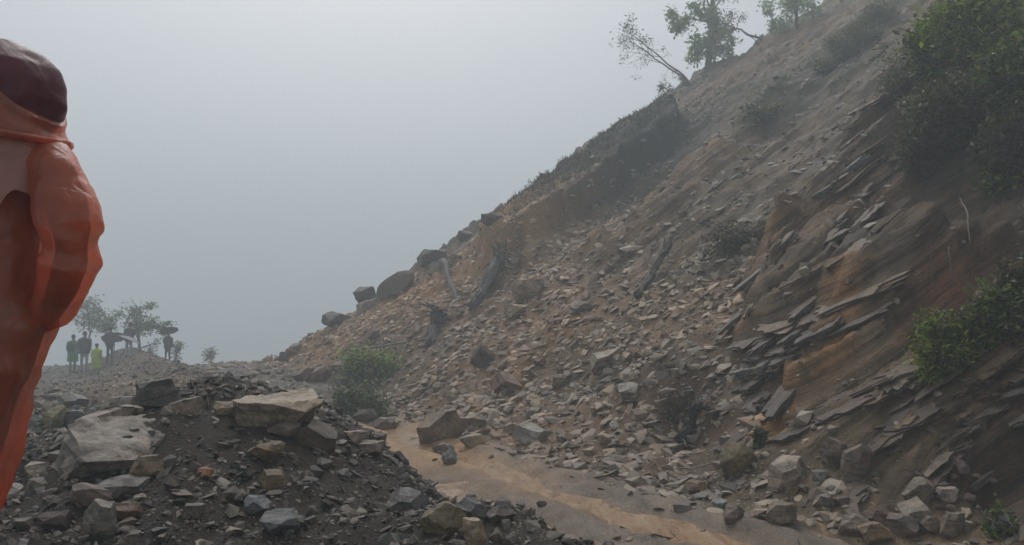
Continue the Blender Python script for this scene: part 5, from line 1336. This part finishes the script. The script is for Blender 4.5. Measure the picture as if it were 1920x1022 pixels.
SHRUBS = [
    ('bright green shrub at the top right corner of the cliff', 1840, 50, 190, 150, 4200, LIME + GREENS, 11, 301, dict(stems=26)),
    ('leafy shrub at the left end of the cliff top shrubs', 1760, 95, 110, 120, 2200, GREENS + DARKG, 11, 302, dict(stems=18)),
    ('dark shrub against the right edge below the bright one', 1905, 150, 120, 150, 2600, DARKG + GREENS, 11, 303, dict(stems=18)),
    ('dark hanging shrub drooping over the hollow', 1800, 200, 180, 140, 3600, DARKG + [(0.05, 0.05, 0.03)], 11, 304, dict(stems=24, droop=0.8)),
    ('pale-leaved small shrub at the lip of the hollow', 1728, 200, 70, 70, 700, [(0.11, 0.12, 0.085), (0.06, 0.075, 0.04)], 10, 305, dict()),
    ('yellow-green leafy sprig within the dark hanging shrub', 1812, 168, 40, 40, 240, [(0.20, 0.21, 0.06), (0.14, 0.17, 0.05)], 12, 306, dict(stems=6, out=0.35)),
    ('dark trailing plants above the hollow at the right edge', 1890, 270, 120, 110, 2400, DARKG, 10, 307, dict(stems=20, droop=1.2)),
    ('dark trailing plants below the hanging shrub', 1740, 280, 110, 90, 1500, DARKG + [(0.045, 0.04, 0.03)], 9, 308, dict(stems=16, droop=1.2)),
    ('small yellow-green shrub at the right edge of the hollow', 1890, 330, 80, 45, 520, LIME + DARKG, 11, 309, dict(stems=9)),
    ('green shrub on the ledge below the hollow, left part', 1790, 640, 130, 100, 2600, GREENS + LIME + DARKG, 10, 310, dict(stems=22, at=668)),
    ('green shrub on the ledge below the hollow, right part', 1880, 600, 130, 120, 2600, GREENS + DARKG, 10, 311, dict(stems=22, at=640)),
    ('brownish green shrub above the ledge at the right edge', 1905, 530, 70, 80, 900, DARKG + [(0.10, 0.09, 0.04)], 10, 312, dict(stems=12)),
    ('bright grassy tuft hanging below the ledge shrub', 1760, 685, 60, 60, 800, LIME, 10, 313, dict(stems=12, droop=0.6, narrow=0.25)),
    ('low hazy green growth on the upper slope, uppermost patch', 1650, 25, 70, 40, 700, GREYG, 7, 314, dict(stems=16, narrow=0.25, droop=-0.6)),
    ('low hazy green growth on the upper slope, second patch from the top', 1618, 60, 75, 42, 800, GREYG, 7, 324, dict(stems=16, narrow=0.25, droop=-0.6)),
    ('low hazy green growth on the upper slope, third patch from the top', 1585, 92, 75, 40, 800, GREYG + DARKG, 7, 325, dict(stems=16, narrow=0.25, droop=-0.6)),
    ('low hazy green growth on the upper slope, lowest patch', 1552, 122, 60, 34, 600, GREYG + DARKG, 7, 326, dict(stems=14, narrow=0.25, droop=-0.6)),
    ('small dark green growth in the upper gully', 1425, 208, 70, 30, 500, GREYG + DARKG, 6, 315, dict(stems=10)),
    ('thin greenish growth left of the cliff top shrubs', 1690, 130, 90, 110, 700, GREYG, 8, 316, dict(stems=12, narrow=0.25)),
    ('fallen green bush on the left part of the slide', 690, 692, 112, 72, 2000, PALEG + LIME + GREENS, 8, 317, dict(stems=16, name='fallen_bush')),
    ('dark fallen bush below the green one', 676, 755, 100, 56, 1300, DARKG + GREENS, 8, 318, dict(stems=14, name='fallen_bush')),
    ('sparse dark green plant at the bottom right corner', 1868, 985, 60, 60, 500, DARKG + GREENS, 9, 319, dict(stems=10)),
    ('small dark green sprig at the foot of the ochre bedrock', 1420, 822, 50, 34, 240, DARKG, 8, 320, dict(stems=7)),
    ('dark tangle of uprooted plants on the wet grey patch', 1370, 440, 130, 46, 900, [(0.035, 0.036, 0.03), (0.05, 0.052, 0.042)], 7, 321, dict(stems=16)),
    ('brown rootlet tangle low on the slope', 1270, 760, 90, 50, 700, [(0.05, 0.042, 0.032), (0.035, 0.03, 0.025)], 8, 322, dict(stems=16, narrow=0.2)),
]
for lab, cx, cy, w, hh, n, tones, lp, sd, kw in SHRUBS: shrub(lab, cx, cy, w * 1.08, hh * 1.1, int(n * 1.7), [(t[0] * 1.85, t[1] * 1.6, t[2] * 1.5) for t in tones] + [(0.10, 0.085, 0.05)], lp * 1.1, sd, **kw)

# grass of the turf that slid down in one piece
g = np.random.default_rng(401); ax_, bx_ = march(hill_smooth, 985, 440), march(hill_smooth, 1215, 255)
n = 9000; t = g.uniform(-0.05, 1.1, n)[:, None]; P = ax_[:2] * (1 - t) + bx_[:2] * t + g.normal(scale=0.95, size=(n, 2))
P = P[P[:, 1] < np.interp(P[:, 0], CRX, CRY) + 0.15]
P3 = np.concatenate([P, land(P[:, 0], P[:, 1])[:, None] - 0.02], 1)
me = leaves_mesh('grass', P3, 0.11, [(0.035, 0.038, 0.022), (0.05, 0.05, 0.03), (0.028, 0.032, 0.02), (0.06, 0.052, 0.032)], 402, up=0.0, narrow=0.14, droop=-1.6)
tag(link('grass', me, M['leaf']), 'dark wet grass on the turf band along the spur', 'grass', kind='stuff')

# ------------------------------------------------------------------ torn-up wood
def on_land(px, py, lift=0.03):
    h = hit(px, py); return h + np.array([0, 0, lift])
def stump(name, label, path, r_px, roots, seed, tone=(0.055, 0.048, 0.042), rise=0.25):
    """path: pixels from the foot to the torn end"""
    g = np.random.default_rng(seed); P = [on_land(x, y) for x, y in path]; d = P[0][1]; k = d / F
    root = empty(name, P[0]); tag(root, label, 'stump')
    P = [p - np.array(root.location) + np.array([0, -0.05 * i, rise * i / max(1, len(P) - 1)]) for i, p in enumerate(P)]
    u = np.linspace(0, 1, 12); idx = u * (len(P) - 1); lo = np.clip(idx.astype(int), 0, len(P) - 2); fr = (idx - lo)[:, None]; P = np.array(P)
    pts = P[lo] * (1 - fr) + P[lo + 1] * fr + g.normal(scale=0.015, size=(12, 3))
    s = Soup(); s.tube(pts, (np.linspace(0.5, 0.85, 12) + g.normal(scale=0.07, size=12)) * r_px * k, sides=14, rough=0.16, seed=seed)
    for j in range(22):                                    # splinters and bark ridges along the trunk
        off = g.normal(size=3); off = off / np.linalg.norm(off) * r_px * k * 0.62; a_ = g.integers(0, 6); b_ = a_ + g.integers(4, 6)
        s.tube(pts[a_:b_] + off + g.normal(scale=0.01, size=(b_ - a_, 3)), np.linspace(0.17, 0.06, b_ - a_) * r_px * k, sides=5, rough=0.2, seed=seed + j)
    link('trunk', s.mesh('trunk'), M['wood'], root).color = (*tone, 1)
    ax = pts[-1] - pts[0]; ax /= np.linalg.norm(ax)
    for i in range(roots):
        s = Soup(); dv = ax * g.uniform(0.1, 0.8) + g.normal(scale=0.8, size=3); dv /= np.linalg.norm(dv); L = g.uniform(0.4, 1.7) ** 1.3 * r_px * k * 2
        p = pts[-1 - (i % 2)].copy(); q = [p]
        for j in range(6): dv = dv + g.normal(scale=0.5, size=3) + np.array([0, -0.02, -0.16]); dv /= np.linalg.norm(dv); q.append(q[-1] + dv * L / 6)
        s.tube(q, np.linspace(0.17, 0.025, 7) * g.uniform(0.5, 1.2) * r_px * k, sides=6, rough=0.15, seed=seed + i)
        link('root', s.mesh('root'), M['wood'], root).color = (*[c * g.uniform(0.7, 1.2) for c in tone], 1)
    return root
stump('uprooted_stump', 'large uprooted stump with a splayed root crown on the left slope', [(888, 580), (915, 545), (942, 502)], 17, 34, 501, rise=0.3, tone=(0.085, 0.075, 0.066))
stump('broken_snag', 'short dark broken snag pointing up beside the uprooted stump', [(868, 590), (848, 555), (832, 515)], 8, 4, 502, rise=0.35)
stump('uprooted_stump', 'dark stump end with a fringe of roots below the large uprooted stump', [(805, 650), (815, 625), (822, 602)], 16, 26, 503, tone=(0.045, 0.04, 0.037), rise=0.18)
stump('splintered_stump', 'brown splintered stump leaning right in the middle of the slope', [(1196, 562), (1225, 530), (1250, 498)], 12, 14, 504, tone=(0.085, 0.070, 0.055), rise=0.35)
stump('uprooted_stump', 'dark root clump low on the slope above the pale stick', [(1275, 835), (1292, 815), (1306, 790)], 14, 22, 505, tone=(0.045, 0.037, 0.032), rise=0.15)
def stick(label, path, r_px, tone, seed, lift=0.03, name='stick', side=0):
    g = np.random.default_rng(seed); P = np.array([on_land(x, y, lift) for x, y in path]); d = P[:, 1].mean()
    u = np.linspace(0, 1, 14); idx = u * (len(P) - 1); lo = np.clip(idx.astype(int), 0, len(P) - 2); fr = (idx - lo)[:, None]
    c = P[0].copy(); pts = P[lo] * (1 - fr) + P[lo + 1] * fr - c + g.normal(scale=0.004 * d / 8, size=(14, 3))
    s = Soup(); s.tube(pts, np.linspace(1, 0.5, 14) * r_px * d / F, sides=6, rough=0.1, seed=seed)
    for j in range(side):
        p = pts[g.integers(4, 12)]; dv = g.normal(size=3); dv[2] = abs(dv[2]); dv /= np.linalg.norm(dv)
        s.tube([p, p + dv * 0.12 * d / 8, p + dv * 0.22 * d / 8 + g.normal(scale=0.03, size=3)], np.array([0.5, 0.35, 0.2]) * r_px * d / F, sides=5)
    o = link(name, s.mesh(name), M['bark']); o.location = c; o.color = (*tone, 1); tag(o, label, 'stick')
stick('long bare stick lying across the slope above the fallen green bush', [(664, 664), (715, 659), (768, 652)], 2.6, (0.13, 0.11, 0.09), 601, 0.12, side=1)
stick('pale forked branch low on the slope near the road', [(1250, 880), (1262, 886), (1300, 886), (1345, 874)], 2.2, (0.30, 0.25, 0.20), 602, 0.04, side=2)
stick('thin curved root hanging in front of the dark root clump', [(1276, 795), (1278, 825), (1288, 850)], 1.8, (0.22, 0.19, 0.15), 603, 0.06)
stick('thin stick on the slope left of the long bare stick end', [(770, 577), (800, 580), (820, 578)], 1.6, (0.26, 0.22, 0.16), 604, 0.06)
stick('short stick beside the dark stump end', [(850, 630), (872, 634), (890, 638)], 1.6, (0.22, 0.19, 0.14), 605, 0.05)
stick('reddish bent root curled on the cracked pale slab', [(140, 838), (165, 838), (178, 828), (170, 815), (205, 797), (250, 800)], 3.0, (0.085, 0.045, 0.04), 606, 0.10, name='bent_root')
stick('dark twig standing behind the heap crest', [(362, 768), (366, 748), (360, 732)], 1.8, (0.05, 0.045, 0.04), 607, 0.05, side=1)
stick('broken stick in the mud at the bottom of the road', [(1222, 1008), (1250, 1014), (1290, 1012)], 2.2, (0.12, 0.10, 0.085), 608, 0.02, side=1)
stick('long pale branch leaning from the far bush to the person standing apart', [(258, 690), (280, 686), (300, 684)], 1.3, (0.16, 0.15, 0.13), 609, 0.5)
stick('thin pale root dangling in the dark hollow', [(1778, 470), (1782, 500), (1784, 540)], 1.6, (0.15, 0.14, 0.12), 610, 0.03)
stick('second thin root dangling left in the dark hollow', [(1746, 470), (1744, 500), (1748, 530)], 1.4, (0.12, 0.11, 0.095), 611, 0.03)
stick('pale brown vine running down from the hollow lip', [(1800, 380), (1815, 410), (1818, 470)], 1.8, (0.16, 0.14, 0.10), 612, 0.05)

# ------------------------------------------------------------------ the air: low cloud filling the valley
bm = bmesh.new(); bmesh.ops.create_cube(bm, size=1.0)
hz_me = bpy.data.meshes.new('haze'); bm.to_mesh(hz_me); bm.free()
hz_m = bpy.data.materials.new('low_cloud'); hz_m.use_nodes = True
hn = hz_m.node_tree.nodes; hn.clear()
ho = hn.new('ShaderNodeOutputMaterial'); pv = hn.new('ShaderNodeVolumePrincipled')
pv.inputs['Color'].default_value = (0.85, 0.925, 0.955, 1); pv.inputs['Density'].default_value = HAZE_DENSITY; pv.inputs['Anisotropy'].default_value = 0.06
hz_m.node_tree.links.new(pv.outputs[0], ho.inputs['Volume'])
haze = link('haze', hz_me, hz_m); tag(haze, kind='stuff')
haze.scale = (560, 560, 26 + 34); haze.location = (0, 60, (34 - 26) / 2)
